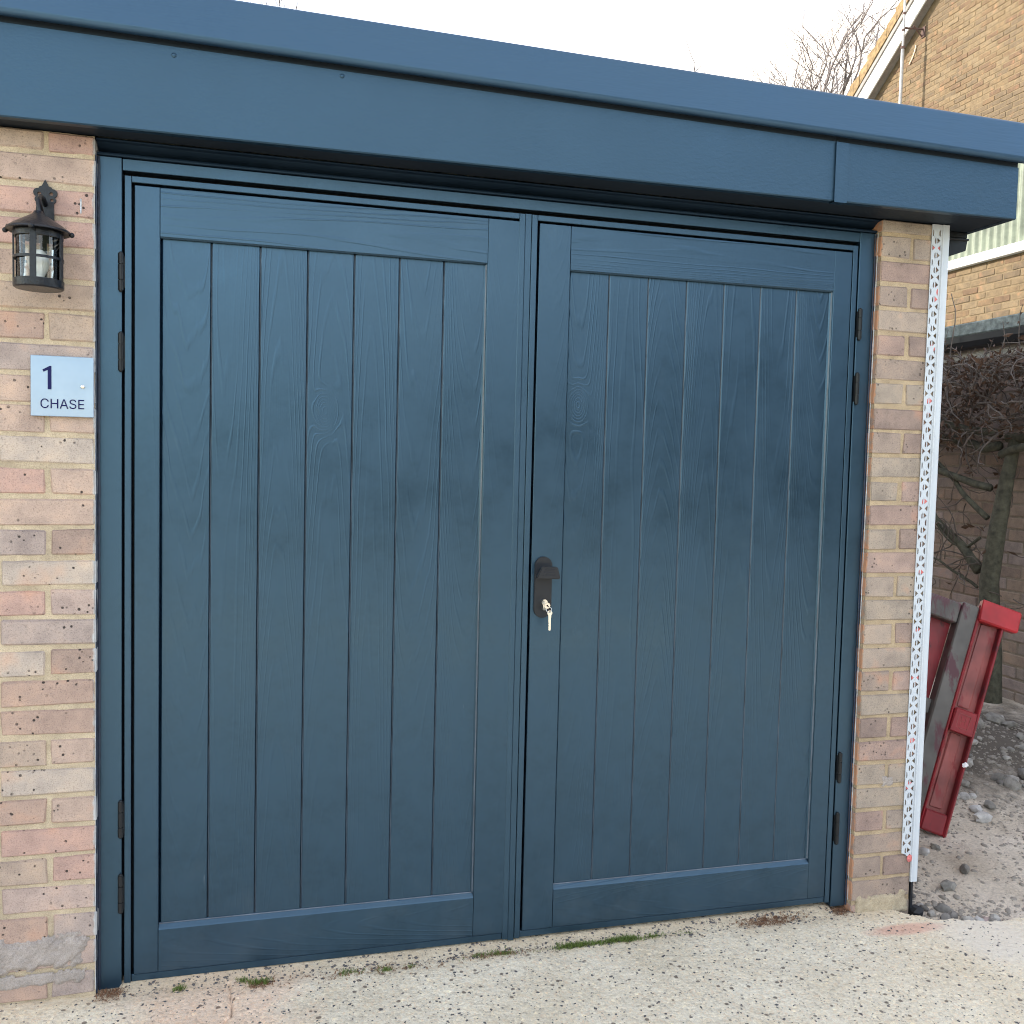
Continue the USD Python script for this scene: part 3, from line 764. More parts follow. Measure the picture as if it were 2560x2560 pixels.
def ft(x):
    return 2.3575 - 0.0207 * (x + 0.12)      # fascia top, falls to the right


def tb(x):
    return 2.378 - 0.0207 * (x + 0.12)       # trim bottom


def tt_(x):
    return 2.492 - 0.0195 * (x + 0.12)       # trim top


def sweep_front(prof_fn, xs):
    """Skin a (y, z) profile given per x; closed with end caps."""
    rings = [np.array([(x, *p) for p in prof_fn(x)]) for x in xs]
    n = len(rings[0])
    Vv = np.concatenate(rings)
    Ff = []
    for i in range(len(xs) - 1):
        for k in range(n):
            a, b = i * n + k, i * n + (k + 1) % n
            Ff += [(a, b, b + n), (a, b + n, a + n)]
    tri = trimesh.creation.triangulate_polygon(Polygon(rings[0][:, 1:]), engine='earcut')
    if len(tri[0]) == n:
        for t in tri[1]:
            Ff += [(t[0], t[2], t[1]), tuple(np.array(t) + (len(xs) - 1) * n)]
    m = trimesh.Trimesh(Vv, np.array(Ff), process=False)
    m.fix_normals()
    return m


J0, J1 = 1.963, 2.0035


def fascia_prof(x):
    y = fy(x)
    return [(y, ZB + 0.003), (y + 0.003, ZB), (y + 0.022, ZB), (y + 0.022, ft(x) + 0.012), (y, ft(x) + 0.012)]


obj('fascia_board', sweep_front(fascia_prof, np.linspace(XL, J0 + 0.004, 10)), M_FASCIA, garage, smooth=30)
obj('fascia_board', sweep_front(fascia_prof, np.linspace(J1 - 0.004, XR, 4)), M_FASCIA, garage, smooth=30)
obj('joint_cover', sweep_front(lambda x: [(fy(x) - 0.0060, ZB - 0.004), (fy(x) + 0.020, ZB - 0.003), (fy(x) + 0.020, ft(x) + 0.01), (fy(x) - 0.0060, ft(x) + 0.01)], [J0, J1]), M_FASCIA, garage)


def trim_prof(x):
    y, zb, zt = fy(x) - 0.030, tb(x), tt_(x)
    pts = [(y + 0.0, zb + 0.016)]
    for a in np.linspace(180, 330, 8):       # rounded drip at the bottom
        pts.append((y + 0.014 + 0.014 * math.cos(math.radians(a)), zb + 0.014 + 0.014 * math.sin(math.radians(a))))
    pts += [(y + 0.028, zb + 0.012), (y + 0.034, zb + 0.03), (y + 0.036, zt - 0.01), (y + 0.20, zt - 0.014), (y + 0.20, zt - 0.004)]
    for a in np.linspace(90, 180, 6):
        pts.append((y + 0.016 + 0.010 * math.cos(math.radians(a)), zt - 0.010 + 0.010 * math.sin(math.radians(a))))
    return pts


obj('roof_trim', sweep_front(trim_prof, np.linspace(XL, XR + 0.02, 12)), M_TRIM, garage, smooth=35)
# fascia behind the drip: dark shadow gap back board
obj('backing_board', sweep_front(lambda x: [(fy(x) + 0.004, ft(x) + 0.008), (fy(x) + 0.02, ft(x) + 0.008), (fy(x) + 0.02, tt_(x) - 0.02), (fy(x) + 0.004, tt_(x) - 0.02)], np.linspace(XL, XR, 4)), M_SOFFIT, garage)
# soffit
obj('soffit', prism_z([(XL, fy(XL) + 0.022), (XR - 0.02, fy(XR) + 0.022), (XR - 0.02, 5.6), (2.36, 5.6), (2.36, 0.02), (2.2150, 0.02), (2.2150, -0.022), (-0.006, -0.022), (-0.006, 0.02), (XL, 0.02)], ZB + 0.0015, ZB + 0.010), M_SOFFIT, garage)
# side fascia running back on the right, and the roof
obj('side_fascia', bx(XR - 0.02, XR, fy(XR) + 0.0235, 5.6, ZB, 2.40), M_FASCIA, garage)
obj('roof', sweep_front(lambda x: [(fy(x) + 0.17, tt_(x) - 0.06), (5.6, tt_(x) - 0.06), (5.6, tt_(x) - 0.02), (fy(x) + 0.17, tt_(x) - 0.02)], [XL, XR - 0.004]), M_FELT, garage)
for sx_, sz_ in ((0.182, 2.3435), (0.5776, 2.3425), (-0.22, 2.352)):
    s = trimesh.creation.icosphere(subdivisions=2, radius=0.0058)
    s.vertices = s.vertices * np.array([1, 0.55, 1])
    obj('screw_cap', s, M_FASCIA, garage, smooth=True, loc=(sx_, fy(sx_), sz_))

# --- mortar smears, chalk marks
def ragged_strip(x, w, y, z0, z1, seed, n=240, gaps=0.0):
    """Uneven bead of paint or sealant along a vertical joint."""
    zs = np.linspace(z0, z1, n)
    a = meshkit.fbm(np.stack([zs * 14, zs * 0, zs * 0], -1), 4, seed)
    b = meshkit.fbm(np.stack([zs * 60, zs * 0 + 3, zs * 0], -1), 3, seed + 5)
    wid = w * (0.35 + 1.3 * np.clip(0.6 * a + 0.4 * b - gaps, 0, 1))
    L = np.stack([x - wid * 0.5, np.full(n, y), zs], 1)
    C = np.stack([np.full(n, x), np.full(n, y) - wid * 0.35, zs], 1)
    Rr = np.stack([x + wid * 0.5, np.full(n, y), zs], 1)
    Vv = np.concatenate([L, C, Rr])
    Ff = []
    for i in range(n - 1):
        for o in (0, n):
            Ff += [(o + i, o + n + i, o + n + i + 1), (o + i, o + n + i + 1, o + i + 1)]
    return trimesh.Trimesh(Vv, np.array(Ff), process=False)


def smear(x0, x1, z0, z1, seed, thick=0.006, thr=0.45):
    V, F = grid(x0, x1, z0, z1, 0.0035, lambda X, Z: X * 0)
    px, pz = V[:, 0], V[:, 1]
    e = np.minimum.reduce([(px - x0), (x1 - px), (pz - z0), (z1 - pz)]) / (0.35 * min(x1 - x0, z1 - z0))
    n_ = meshkit.fbm(np.stack([px * 45, pz * 45, px * 0], -1), 4, seed)
    f_ = np.clip(e, 0, 1) * 0.75 + n_ - 0.5 - thr + 0.25
    fine = meshkit.fbm(np.stack([px * 260, pz * 260, px * 0], -1), 3, seed + 3) - 0.5
    y = FACE + 0.002 - np.clip(f_ * 3, 0, 1) * thick * (0.6 + 0.8 * n_) - 0.003 * fine * (f_ > 0)
    F = F[(f_[F] > 0).all(1)]
    return trimesh.Trimesh(np.stack([px, y, pz], 1), F, process=False)


M_SMEAR = mortar_mat('grey_repair_mortar', (0.34, 0.30, 0.26))
M_SMEARY = mortar_mat('yellow_smeared_mortar', (0.46, 0.385, 0.26))
lw, rp_ = stage.GetPrimAtPath('/World/garage/left_wall'), stage.GetPrimAtPath('/World/garage/right_pier')
obj('mortar_smear', smear(-0.30, -0.020, 0.082, 0.178, 71, 0.008, 0.40), M_SMEAR, lw, smooth=True, label='rough grey repair mortar low on the wall')
obj('mortar_smear', smear(-0.30, -0.02, 0.04, 0.085, 74, 0.004, 0.5), M_SMEAR, lw, smooth=True)
obj('mortar_smear', smear(2.300, 2.355, 0.385, 0.428, 73, 0.004, 0.5), M_SMEAR, rp_, smooth=True)
obj('mortar_smear', smear(2.220, 2.43, -0.04, 0.045, 75, 0.006, 0.45), M_SMEARY, rp_, smooth=True)
obj('chalk_mark', ragged_strip(-0.0368, 0.0032, FACE - 0.0012, 1.970, 2.005, 91, 30), M_CHALK, lw, smooth=True)

# --- recessed lintel board over the frame
LX0, LX1 = -0.0045, 2.2150
lint = prism_x([(0.030, 2.1345), (0.006, 2.1330), (-0.003, 2.1305), (-0.0055, 2.1265), (-0.003, 2.1235), (0.002, 2.1225), (0.06, 2.1225), (0.06, 2.1600), (-0.018, 2.1600), (-0.020, 2.1575), (-0.017, 2.1555), (-0.006, 2.1535), (0.012, 2.1425)], LX0, LX1)
obj('lintel', lint, M_LINTEL, garage, smooth=20)

# --- door frame (fixed)
frame_parts = [
    ('door_jamb', cbox(0.0, 0.052, -0.001, 0.06, -0.006, 2.1215, 0.0015)),
    ('door_jamb', cbox(2.1600, 2.211, -0.001, 0.06, -0.004, 2.1215, 0.0015)),
    ('door_head', cbox(0.0528, 2.1592, 0.001, 0.06, 2.0920, 2.1205, 0.0012)),
]
for nm, m in frame_parts:
    obj(nm, m, M_STEEL, garage)
# the black inside of the rebate behind all gaps
obj('rebate', bx(0.02, 2.19, 0.034, 0.058, -0.006, 2.10), M_DARK, garage)


obj('sealant', cat([ragged_strip(-0.0015, 0.007, -0.0035, 0.0, 2.12, 3), ragged_strip(-0.0042, 0.004, -0.022, 0.0, 2.12, 13)]), M_SEAL, garage, smooth=True)
obj('sealant', ragged_strip(2.2130, 0.007, -0.0035, 0.0, 2.12, 8), M_SEAL, garage, smooth=True)
obj('paint_edge', ragged_strip(2.2138, 0.0042, -0.012, 0.02, 2.12, 23, gaps=0.25), M_CHALK, garage, smooth=True)
obj('paint_edge', ragged_strip(-0.0058, 0.0026, -0.0285, 0.02, 2.10, 29, gaps=0.42), M_CHALK, garage, smooth=True)


# ------------------------------------------------------------------ the two door leaves
def plank_mesh(w, h):
    c = 0.0054
    prof = [(-w / 2, 0.012), (-w / 2, 0.0052), (-w / 2 + 0.0046, 0.0006), (-w / 2 + 0.0060, 0.0), (w / 2 - 0.0012, 0.0), (w / 2, 0.0012), (w / 2, 0.012)]
    return prism_z(prof, 0, h)


def leaf(name, label, s0, s1, t0, t1, p0, p1, edges, hinge_x, hinge_side):
    th = thing(name, label, 'garage door')
    Z0, Z1, P0, P1 = 0.0315, 2.059, 0.153, 1.934
    c = 0.0016
    YF, YB = 0.0, 0.032
    zc = (Z0 + Z1) / 2
    for a, b in ((t0, p0), (p1, t1)):
        xc = (a + b) / 2
        obj('stile', cbox(a - xc, b - xc, YF, YB, Z0 - zc, Z1 - zc, c), M_STILE, th, loc=(xc, 0, zc))
    xc = (p0 + p1) / 2
    g = 0.0007
    hw = (p1 - p0) / 2 - g
    # rails with bevelled inner edges
    zt = (P1 + Z1) / 2
    top = prism_x([(YF + c, Z1 - zt), (YF, Z1 - zt - c), (YF, P1 - zt + 0.004), (0.004, P1 - zt), (YB, P1 - zt), (YB, Z1 - zt)], -hw, hw)
    obj('rail', top, M_RAIL, th, loc=(xc, 0.0004, zt))
    zb = (Z0 + P0) / 2
    bot = prism_x([(YB, Z0 - zb), (YB, P0 - zb + 0.006), (0.0128, P0 - zb + 0.006), (0.0110, P0 - zb + 0.0045), (0.0090, P0 - zb + 0.0022), (0.0025, P0 - zb - 0.0052), (0.0008, P0 - zb - 0.0070), (YF, P0 - zb - 0.0085), (YF, Z0 - zb + c), (YF + c, Z0 - zb)], -hw, hw)
    obj('rail', bot, M_RAIL, th, loc=(xc, 0.0004, zb), smooth=20)
    n = 7
    pitch = (p1 - p0) / n
    for i in range(n):
        x = p0 + pitch * (i + 0.5)
        w = pitch - 0.0008
        obj('plank', plank_mesh(w, P1 - P0 + 0.004), M_PLANK, th, loc=(x, 0.0125, P0 - 0.002 - 0.0))
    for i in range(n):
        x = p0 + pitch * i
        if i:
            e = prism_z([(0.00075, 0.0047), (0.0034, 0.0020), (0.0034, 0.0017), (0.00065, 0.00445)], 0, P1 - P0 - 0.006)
            obj('worn_arris', e, M_GLINT, th, loc=(x + 0.0004, 0.0124, P0 + 0.004))  # glint along the groove flank, painted as a pale strip
    obj('worn_arris', prism_x([(0.0094, P0 + 0.0032), (0.0112, P0 + 0.0052), (0.0110, P0 + 0.0056), (0.0092, P0 + 0.0036)], p0 + 0.001, p1 - 0.001), M_GLINT, th)  # bright line on the bottom rail, a painted highlight
    obj('worn_arris', prism_z([(p1 - 0.0016, 0.0050), (p1 - 0.0044, 0.0078), (p1 - 0.0048, 0.0074), (p1 - 0.0020, 0.0046)], P0 + 0.008, P1 - 0.001), M_GLINT, th)  # painted highlight down the right-hand bead
    obj('bead', prism_z([(p1 - 0.0085, 0.0135), (p1 - 0.0080, 0.0118), (p1 - 0.0012, 0.0050), (p1 - 0.0002, 0.0040), (p1 - 0.0002, 0.0135)], P0 + 0.0062, P1 - 0.0002), M_STILE, th)
    # steel edging all round the leaf
    sw = 0.0162
    ol, orr = edges
    obj('edge_trim', cbox(ol, ol + sw, -0.0012, 0.030, 0.0115, 2.0800, 0.0012), M_STEEL, th)
    obj('edge_trim', cbox(orr - sw, orr, -0.0012, 0.030, 0.0115, 2.0800, 0.0012), M_STEEL, th)
    obj('edge_trim', cbox(ol + sw + 0.0003, orr - sw - 0.0003, -0.0016, 0.030, 2.0645, 2.0800, 0.0012), M_STEEL, th)
    obj('bottom_trim', cbox(ol + sw + 0.0003, orr - sw - 0.0003, 0.003, 0.030, 0.0115, 0.0305, 0.0015), M_STEEL, th)
    # little mitre line marks on the top corners are left by the trim meeting at 45 degrees
    for z0, z1 in ((1.7965, 1.8870), (1.5985, 1.6900), (0.4045, 0.4960), (0.2052, 0.3020)):
        x, y, rr = hinge_x, -0.0048, 0.0068
        hgt = z1 - z0
        pr = []
        for (a, b) in ((0.0, 0.265), (0.295, 0.695), (0.725, 1.0)):
            pr.append(cyl((x, y, z0 + a * hgt), (x, y, z0 + b * hgt), rr, 18))
        pr.append(cyl((x, y, z0 + 0.01 * hgt), (x, y, z1 - 0.01 * hgt), rr * 0.70, 14))
        cap = trimesh.creation.icosphere(subdivisions=2, radius=rr * 0.75)
        cap.apply_translation((x, y, z1))
        cap2 = cap.copy()
        cap2.apply_translation((0, 0, z0 - z1))
        pr += [cap, cap2, bx(min(x, x + hinge_side * 0.0085), max(x, x + hinge_side * 0.0085), -0.0035, 0.004, z0 + 0.006, z1 - 0.006)]
        obj('hinge', cat(pr), M_HINGE, th, smooth=30)
    return th


left = leaf('garage_door', 'left dark blue garage door leaf without a handle, next to the sign', None, None, 0.0808, 1.0790, 0.1410, 0.9880, (0.0580, 1.0920), 0.0500, 1)
obj('meeting_strip', cbox(1.0925, 1.1108, 0.0015, 0.030, 0.006, 2.0815, 0.001), M_STEEL, left)
right = leaf('garage_door', 'right dark blue garage door leaf with the black handle and lock', None, None, 1.1350, 2.1358, 1.2270, 2.0750, (1.1118, 2.1540), 2.1680, -1)

# handle
def stadium(w, h):
    return Point(0, h / 2 - w / 2).buffer(w / 2, 16).union(Point(0, -h / 2 + w / 2).buffer(w / 2, 16)).union(sbox(-w / 2, -h / 2 + w / 2, w / 2, h / 2 - w / 2))


pl = prism_y(stadium(0.0520, 0.1750), -0.006, -0.0005)
pl2 = prism_y(stadium(0.0490, 0.1720), -0.0075, -0.006)
pl = cat([pl, pl2])
pl.apply_translation((1.1695, 0, 1.0380))
hnd = obj('handle', pl, M_BLACKP, right, smooth=30)


def rounded(pts, r):
    return Polygon(pts).buffer(-r).buffer(r, 6)


grip_poly = rounded([(-0.0215, 0.0175), (0.0255, 0.0155), (0.0345, -0.0185), (-0.0365, -0.0165)], 0.005)
a, b, c_ = prism_y(grip_poly, -0.046, -0.034), prism_y(grip_poly.buffer(-0.0025), -0.0485, -0.046), prism_y(grip_poly.buffer(-0.006), -0.034, -0.026)
g_ = cat([a, b, c_, cyl((0, -0.030, -0.001), (0, -0.007, -0.001), 0.0135, 20)])
g_.apply_translation((1.1738, 0, 1.0845))
obj('grip', g_, M_BLACKP, hnd, smooth=30)
slots = []
for row, (zr, xl, xr) in enumerate(((0.0092, -0.013, 0.016), (0.0020, -0.016, 0.0165), (-0.0062, -0.019, 0.018))):
    slots.append(bx(xl, xl + 0.0045, -0.0492, -0.0484, zr - 0.0018, zr + 0.0024))
    slots.append(bx(xl + 0.0075, xr, -0.0492, -0.0484, zr - 0.0018, zr + 0.0018))
sm = cat(slots)
sm.apply_translation((1.1738, 0, 1.0845))
obj('grip_marks', sm, M_DARK, hnd)
lk = prism_y(Point(0, 0.006).buffer(0.0085, 16).union(sbox(-0.0048, -0.016, 0.0048, 0.004)).buffer(-.001).buffer(.001, 6), -0.017, -0.0076)
lk.apply_translation((1.1725, 0, 0.9900))
obj('lock_cylinder', lk, M_SILVER, hnd, smooth=30)

keys = thing('keys', 'two small silver keys on a ring hanging from the door lock', 'keys')
k1 = prism_y(Point(0, 0).buffer(0.0085, 16).difference(Point(0.003, -0.003).buffer(0.0022)), -0.046, -0.044)
k1s = bx(-0.0022, 0.0022, -0.046, -0.018, -0.002, 0.002)
k1.apply_transform(trimesh.transformations.rotation_matrix(0.0, (0, 0, 1)))
kk = cat([k1, k1s])
kk.apply_translation((1.1712, 0, 0.9915))
obj('key', kk, M_SILVER, keys, smooth=30)
ring = tube([(1.1768 + 0.0078 * math.cos(t), -0.0455 + 0.003 * math.sin(t), 0.9795 + 0.0078 * math.sin(t)) for t in np.linspace(0, 2 * math.pi, 25)], 0.0008, 6, caps=False)
obj('key_ring', ring, M_SILVER, keys, smooth=True)
bow = Point(0, 0).buffer(0.0072, 14).difference(Point(0, 0.0035).buffer(0.0019)).union(Polygon([(-0.0045, -0.0055), (0.0045, -0.0055), (0.0036, -0.019), (-0.0036, -0.019)]))
blade = Polygon([(-0.0038, -0.018), (0.0038, -0.018), (0.0038, -0.047), (0.002, -0.050), (-0.0012, -0.050), (-0.0038, -0.046), (-0.0022, -0.043), (-0.0038, -0.040), (-0.0022, -0.036), (-0.0038, -0.033), (-0.0022, -0.029), (-0.0038, -0.026)])
k2 = prism_y(unary_union([bow, blade]), -0.0462, -0.0444)
k2.apply_translation((1.1792, 0, 0.9705))
obj('key', k2, M_SILVER, keys, smooth=30)

# ------------------------------------------------------------------ house sign
sign = thing('house_sign', 'pale blue acrylic number plate on the left brick wall', 'sign')
SY = FACE - 0.0030
obj('plate', cbox(-0.1475, -0.0070, SY - 0.0090, SY, 1.4770, 1.6230, 0.0012), M_SIGN, sign)
def letters(txt, x, z, h, w=None, bold=False):
    m = meshkit.text_mesh(txt, h, 0.0006, bold)
    if w:
        m.apply_scale((w / np.ptp(m.vertices[:, 0]), 1, 1))
    m.vertices[:, 0] -= m.vertices[:, 0].min()
    v = m.vertices.copy()
    m.vertices = np.stack([x + v[:, 0], SY - 0.0091 - v[:, 2], z + v[:, 1]], 1)
    m.fix_normals()
    return m
one = Polygon([((px_ - 180) * 0.000129, (850 - py_) * 0.000137) for px_, py_ in ((270, 850), (333, 850), (333, 440), (302, 440), (180, 508), (197, 545), (270, 512))])
one_m = prism_y(one, SY - 0.0097, SY - 0.0091)
one_m.apply_translation((-0.1208, 0, 1.5420))
obj('lettering', one_m, M_LETTER, sign)
obj('lettering', letters('CHASE', -0.1256, 1.4965, 0.0225, 0.0975), M_LETTER, sign)
sc = trimesh.creation.icosphere(subdivisions=2, radius=0.0050)
sc.vertices *= np.array([1, 0.5, 1])
obj('screw', sc, M_SILVER, sign, smooth=True, loc=(-0.0312, SY - 0.0095, 1.5510))

# ------------------------------------------------------------------ wall lantern
lan = thing('wall_lantern', 'black iron coach lantern on the left brick wall', 'lantern')
LX, LY, LR = -0.1144, -0.1060, 0.0530
bp = unary_union([Polygon([(0, 0.052), (-0.008, 0.036), (-0.014, 0.034), (-0.018, 0.0), (-0.020, -0.055), (-0.015, -0.090), (0, -0.100), (0.015, -0.090), (0.020, -0.055), (0.018, 0.0), (0.014, 0.034), (0.008, 0.036)]),
                  Point(-0.016, 0.020).buffer(0.0105, 12), Point(0.016, 0.020).buffer(0.0105, 12), Point(0.0155, 0.004).buffer(0.008, 12), Point(-0.0155, 0.004).buffer(0.008, 12)])
for hx, hz, hr in ((-0.0132, 0.0175, 0.0042), (0.0132, 0.0185, 0.0042), (0.0146, 0.0035, 0.0036), (-0.0146, 0.0035, 0.0036)):
    bp = bp.difference(Point(hx, hz).buffer(hr, 12))
bpm = prism_y(bp, -0.036, FACE - 0.001)
bpm.apply_translation((LX, 0, 1.9905))
obj('back_plate', bpm, M_IRON, lan, smooth=30)
arm = cat([tube([(LX, -0.034, 1.982), (LX, -0.055, 1.992), (LX, -0.085, 1.990), (LX, LY, 1.972), (LX, LY, 1.945)], [0.006, 0.0055, 0.0052, 0.0055, 0.007], 8),
           tube([(LX, -0.034, 1.945), (LX, -0.060, 1.955), (LX, -0.090, 1.976)], [0.005, 0.004, 0.003], 6)])
obj('arm', arm, M_IRON, lan, smooth=True)
obj('hood', lathe([(0.0, 0.046), (0.009, 0.045), (0.014, 0.037), (0.032, 0.026), (0.055, 0.0115), (0.0685, 0.001), (0.0700, -0.003), (0.0670, -0.0045), (0.050, 0.004), (0.0, 0.010)], 36, (LX, LY, 1.905)), M_IRON, lan, smooth=30)
for a in (0.05, math.pi / 2 * 3 + 0.0, math.pi, math.pi / 2):
    b_ = trimesh.creation.icosphere(subdivisions=2, radius=0.0062)
    b_.apply_translation((LX + 0.0705 * math.cos(a), LY + 0.0705 * math.sin(a), 1.9010))
    obj('knob', b_, M_IRON, lan, smooth=True)
obj('top_band', lathe([(LR - 0.004, -0.008), (LR, -0.008), (LR + 0.001, 0.004), (LR, 0.010), (LR - 0.004, 0.010), (LR - 0.004, -0.008)], 36, (LX, LY, 1.8950)), M_IRON, lan, smooth=30)
obj('bottom_band', lathe([(0.0, -0.006), (LR - 0.003, -0.006), (LR + 0.001, -0.003), (LR + 0.0015, 0.014), (LR - 0.004, 0.016), (LR - 0.004, 0.0), (0.0, 0.0)], 36, (LX, LY, 1.7760)), M_IRON, lan, smooth=30)
obj('middle_band', lathe([(LR - 0.002, -0.003), (LR + 0.001, -0.003), (LR + 0.001, 0.003), (LR - 0.002, 0.003), (LR - 0.002, -0.003)], 36, (LX, LY, 1.8390)), M_IRON, lan, smooth=30)
for a in (-math.pi / 2 - 0.02, -0.22, math.pi + 0.22, math.pi / 2):
    x, y = LX + (LR - 0.001) * math.cos(a), LY + (LR - 0.001) * math.sin(a)
    m = cbox(-0.0022, 0.0022, -0.0070, 0.0070, 1.775, 1.900, 0.001)
    m.apply_transform(trimesh.transformations.rotation_matrix(a, (0, 0, 1)))
    m.apply_translation((x, y, 0))
    obj('cage_bar', m, M_IRON, lan)
obj('glass', lathe([(LR - 0.005, 0.0), (LR - 0.005, 0.115)], 40, (LX, LY, 1.780)), M_GLASS, lan, smooth=True)
obj('bulb', lathe([(0.0, 0.0), (0.013, 0.0), (0.014, 0.018), (0.012, 0.024), (0.020, 0.040), (0.024, 0.056), (0.020, 0.074), (0.010, 0.084), (0.0, 0.086)], 24, (LX, LY, 1.776)), M_LAMP, lan, smooth=40)

# ------------------------------------------------------------------ perforated white corner bead
bead = thing('corner_bead', 'white perforated plastic corner bead up the edge of the right pier', 'corner bead')
BX0, BX1, BX2 = 2.3893, 2.4255, 2.4510
BZ0, BZ1 = 0.069, 2.1585
wing = sbox(0, 0.155, 0.0362, BZ1)
wing = wing.difference(Polygon([(0, 0.10), (0.0, 0.166), (0.016, 0.160), (0.032, 0.135), (0.0362, 0.10)]))
per, el = 0.0900, 0.0225
holes = []
z = 2.132
i = 0
while z > 0.15:
    k = i % 4
    h = 0.0096
    if k == 0:
        holes += [Polygon([(0.0035, z - h), (0.0062, z - h), (0.0078, z - h * .4), (0.0078, z + h * .4), (0.0062, z + h), (0.0035, z + h)]),
                  Polygon([(0.0288, z - h), (0.0258, z - h * .4), (0.0258, z + h * .4), (0.0288, z + h), (0.0318, z + h), (0.0318, z - h)])]
    elif k in (1, 3):
        holes += [Polygon([(0.0162, z + h), (0.0122, z + h * .5), (0.0112, z - h * .5), (0.0132, z - h), (0.0168, z - h)]),
                  Polygon([(0.0200, z + h), (0.0200, z - h), (0.0318, z)])]
    else:
        holes += [Polygon([(0.0030, z + h), (0.0030, z - h), (0.0140, z)]), Polygon([(0.0332, z + h), (0.0332, z - h), (0.0222, z)])]
    z -= el
    i += 1
wing = wing.difference(unary_union(holes))
wm = prism_y(wing, FACE - 0.0052, FACE - 0.0034)
wm.apply_translation((BX0, 0, 0))
obj('wing', wm, M_PVC, bead)
nose = prism_z([(BX1 + .0003, FACE - 0.0050), (BX1 + 0.002, FACE - 0.0085), (BX1 + 0.0055, FACE - 0.0095), (BX1 + 0.0070, FACE - 0.0080), (BX2 - 0.004, FACE - 0.0100), (BX2 - 0.0005, FACE - 0.0085), (BX2, FACE - 0.004), (BX2, FACE + 0.004), (2.4370, FACE + 0.006), (2.4370, FACE + 0.045), (2.4350, FACE + 0.045), (2.4350, FACE - 0.003), (BX1 + .0003, FACE - 0.003)], BZ0, BZ1)
obj('nose', nose, M_PVC, bead)
dr = random.Random(9)
for zz_, xx_ in ((2.087, 0.020), (1.955, 0.027), (1.932, 0.028), (1.78, 0.024), (1.62, 0.020), (1.585, 0.019), (1.30, 0.026), (1.08, 0.024), (0.885, 0.022), (0.735, 0.020), (0.535, 0.018), (0.385, 0.018), (0.147, 0.031)):
    s = trimesh.creation.icosphere(subdivisions=2, radius=0.0130)
    s.vertices *= np.array([1.0 + dr.uniform(-.2, .2), 0.235, 1.0 + dr.uniform(-.2, .3)])
    obj('filler_dab', s, M_PINK, bead, smooth=True, loc=(BX0 + xx_, FACE - 0.0018 - (0.004 if zz_ < .16 else 0), zz_))

# ------------------------------------------------------------------ black rainwater outlet under the roof end
rw = thing('rainwater_pipe', 'short black plastic downpipe elbow under the right roof corner', 'downpipe')
obj('outlet', cbox(2.4560, 2.5700, 0.022, 0.082, 2.1410, 2.1600, 0.003), M_BLACKP, rw)
obj('collar', cbox(2.4530, 2.5740, 0.018, 0.086, 2.1340, 2.1405, 0.002), M_BLACKP, rw)
el_ = trimesh.convex.convex_hull(np.array([(2.457, 0.023, 2.1335), (2.570, 0.023, 2.1335), (2.457, 0.082, 2.1335), (2.570, 0.082, 2.1335), (2.455, 0.026, 2.066), (2.455, 0.080, 2.066), (2.500, 0.026, 2.079), (2.500, 0.080, 2.079), (2.566, 0.024, 2.103), (2.566, 0.081, 2.103)]))
obj('elbow', el_, M_BLACKP, rw)

# ------------------------------------------------------------------ neighbour's flat-roofed garage
ngar = thing('neighbour_garage', 'flat roofed brick garage across the path behind the bare shrub', 'garage')
NX = 4.75
nw = obj('wall', bx(NX + 0.006, NX + 0.25, -0.6, 8.0, -0.16, 2.105), M_MORTAR_N, ngar)
nr = random.Random(12)
rest = []
for k in range(-1, 29):
    zb = 2.034 - 0.0748 * k
    zt = min(zb + 0.0640, 2.104)
    y = -0.6 + (0.1125 if k % 2 else 0.0)
    while y < 7.9:
        L = 0.215
        jit = nr.uniform(-.003, .003)
        m = cbox(NX + nr.uniform(-.002, .003), NX + 0.1, y, y + L, zb + jit * .4, zt + jit * .4, 0.004, 0.002, nr)
        if 1.55 < y < 3.4:
            obj('brick', m, M_BRICK_N, nw)
        else:
            rest.append(m)
        y += 0.225
obj('brick_courses', cat(rest), M_BRICK_N, nw, kind='stuff')
obj('fascia', bx(NX - 0.020, NX + 0.004, -0.6, 8.0, 2.106, 2.168), M_CREAM, ngar)
gut = prism_y([(NX - 0.115, 2.2440), (NX - 0.115, 2.205), (NX - 0.100, 2.172), (NX - 0.070, 2.158), (NX - 0.040, 2.166), (NX - 0.022, 2.2), (NX - 0.022, 2.2440)], -0.6, 8.0)
obj('gutter', gut, M_BLACKP, ngar)
obj('roof_edge', cbox(NX - 0.090, NX + 0.06, -0.65, 8.05, 2.2500, 2.3275, 0.006), M_FELT, ngar)
obj('roof', bx(NX + 0.062, 7.55, -0.65, 8.05, 2.2300, 2.300), M_FELT, ngar)

# ------------------------------------------------------------------ side extension with white board and corrugated screen
ext = thing('house_extension', 'sunlit golden brick extension with white board and corrugated screen', 'extension')
EX = 7.65
ew = obj('wall', bx(EX + 0.006, EX + 0.25, 2.5, 11.0, -0.16, 3.578), M_MORTAR_H, ext)
er = random.Random(13)
rest = []
for k in range(0, 47):
    zb = 3.500 - 0.075 * k
    y = 2.5 + (0.1125 if k % 2 else 0.0)
    while y < 10.8:
        m = cbox(EX + er.uniform(-.002, .003), EX + 0.1, y, y + 0.215, zb, zb + 0.0640, 0.004, 0.002, er)
        if 4.7 < y < 6.6 and zb > 2.15:
            obj('brick', m, M_BRICK_H, ew)
        elif zb > 1.5:
            rest.append(m)
        y += 0.225
obj('brick_courses', cat(rest), M_BRICK_H, ew, kind='stuff')
obj('fascia', cbox(EX - 0.06, EX + 0.03, 2.4, 11.1, 3.580, 3.675, 0.004), M_WHITE, ext)
ys = np.arange(2.5, 11.0, 0.0127)
cx = EX + 0.03 + 0.016 * np.sin(ys * 2 * math.pi / 0.1016)
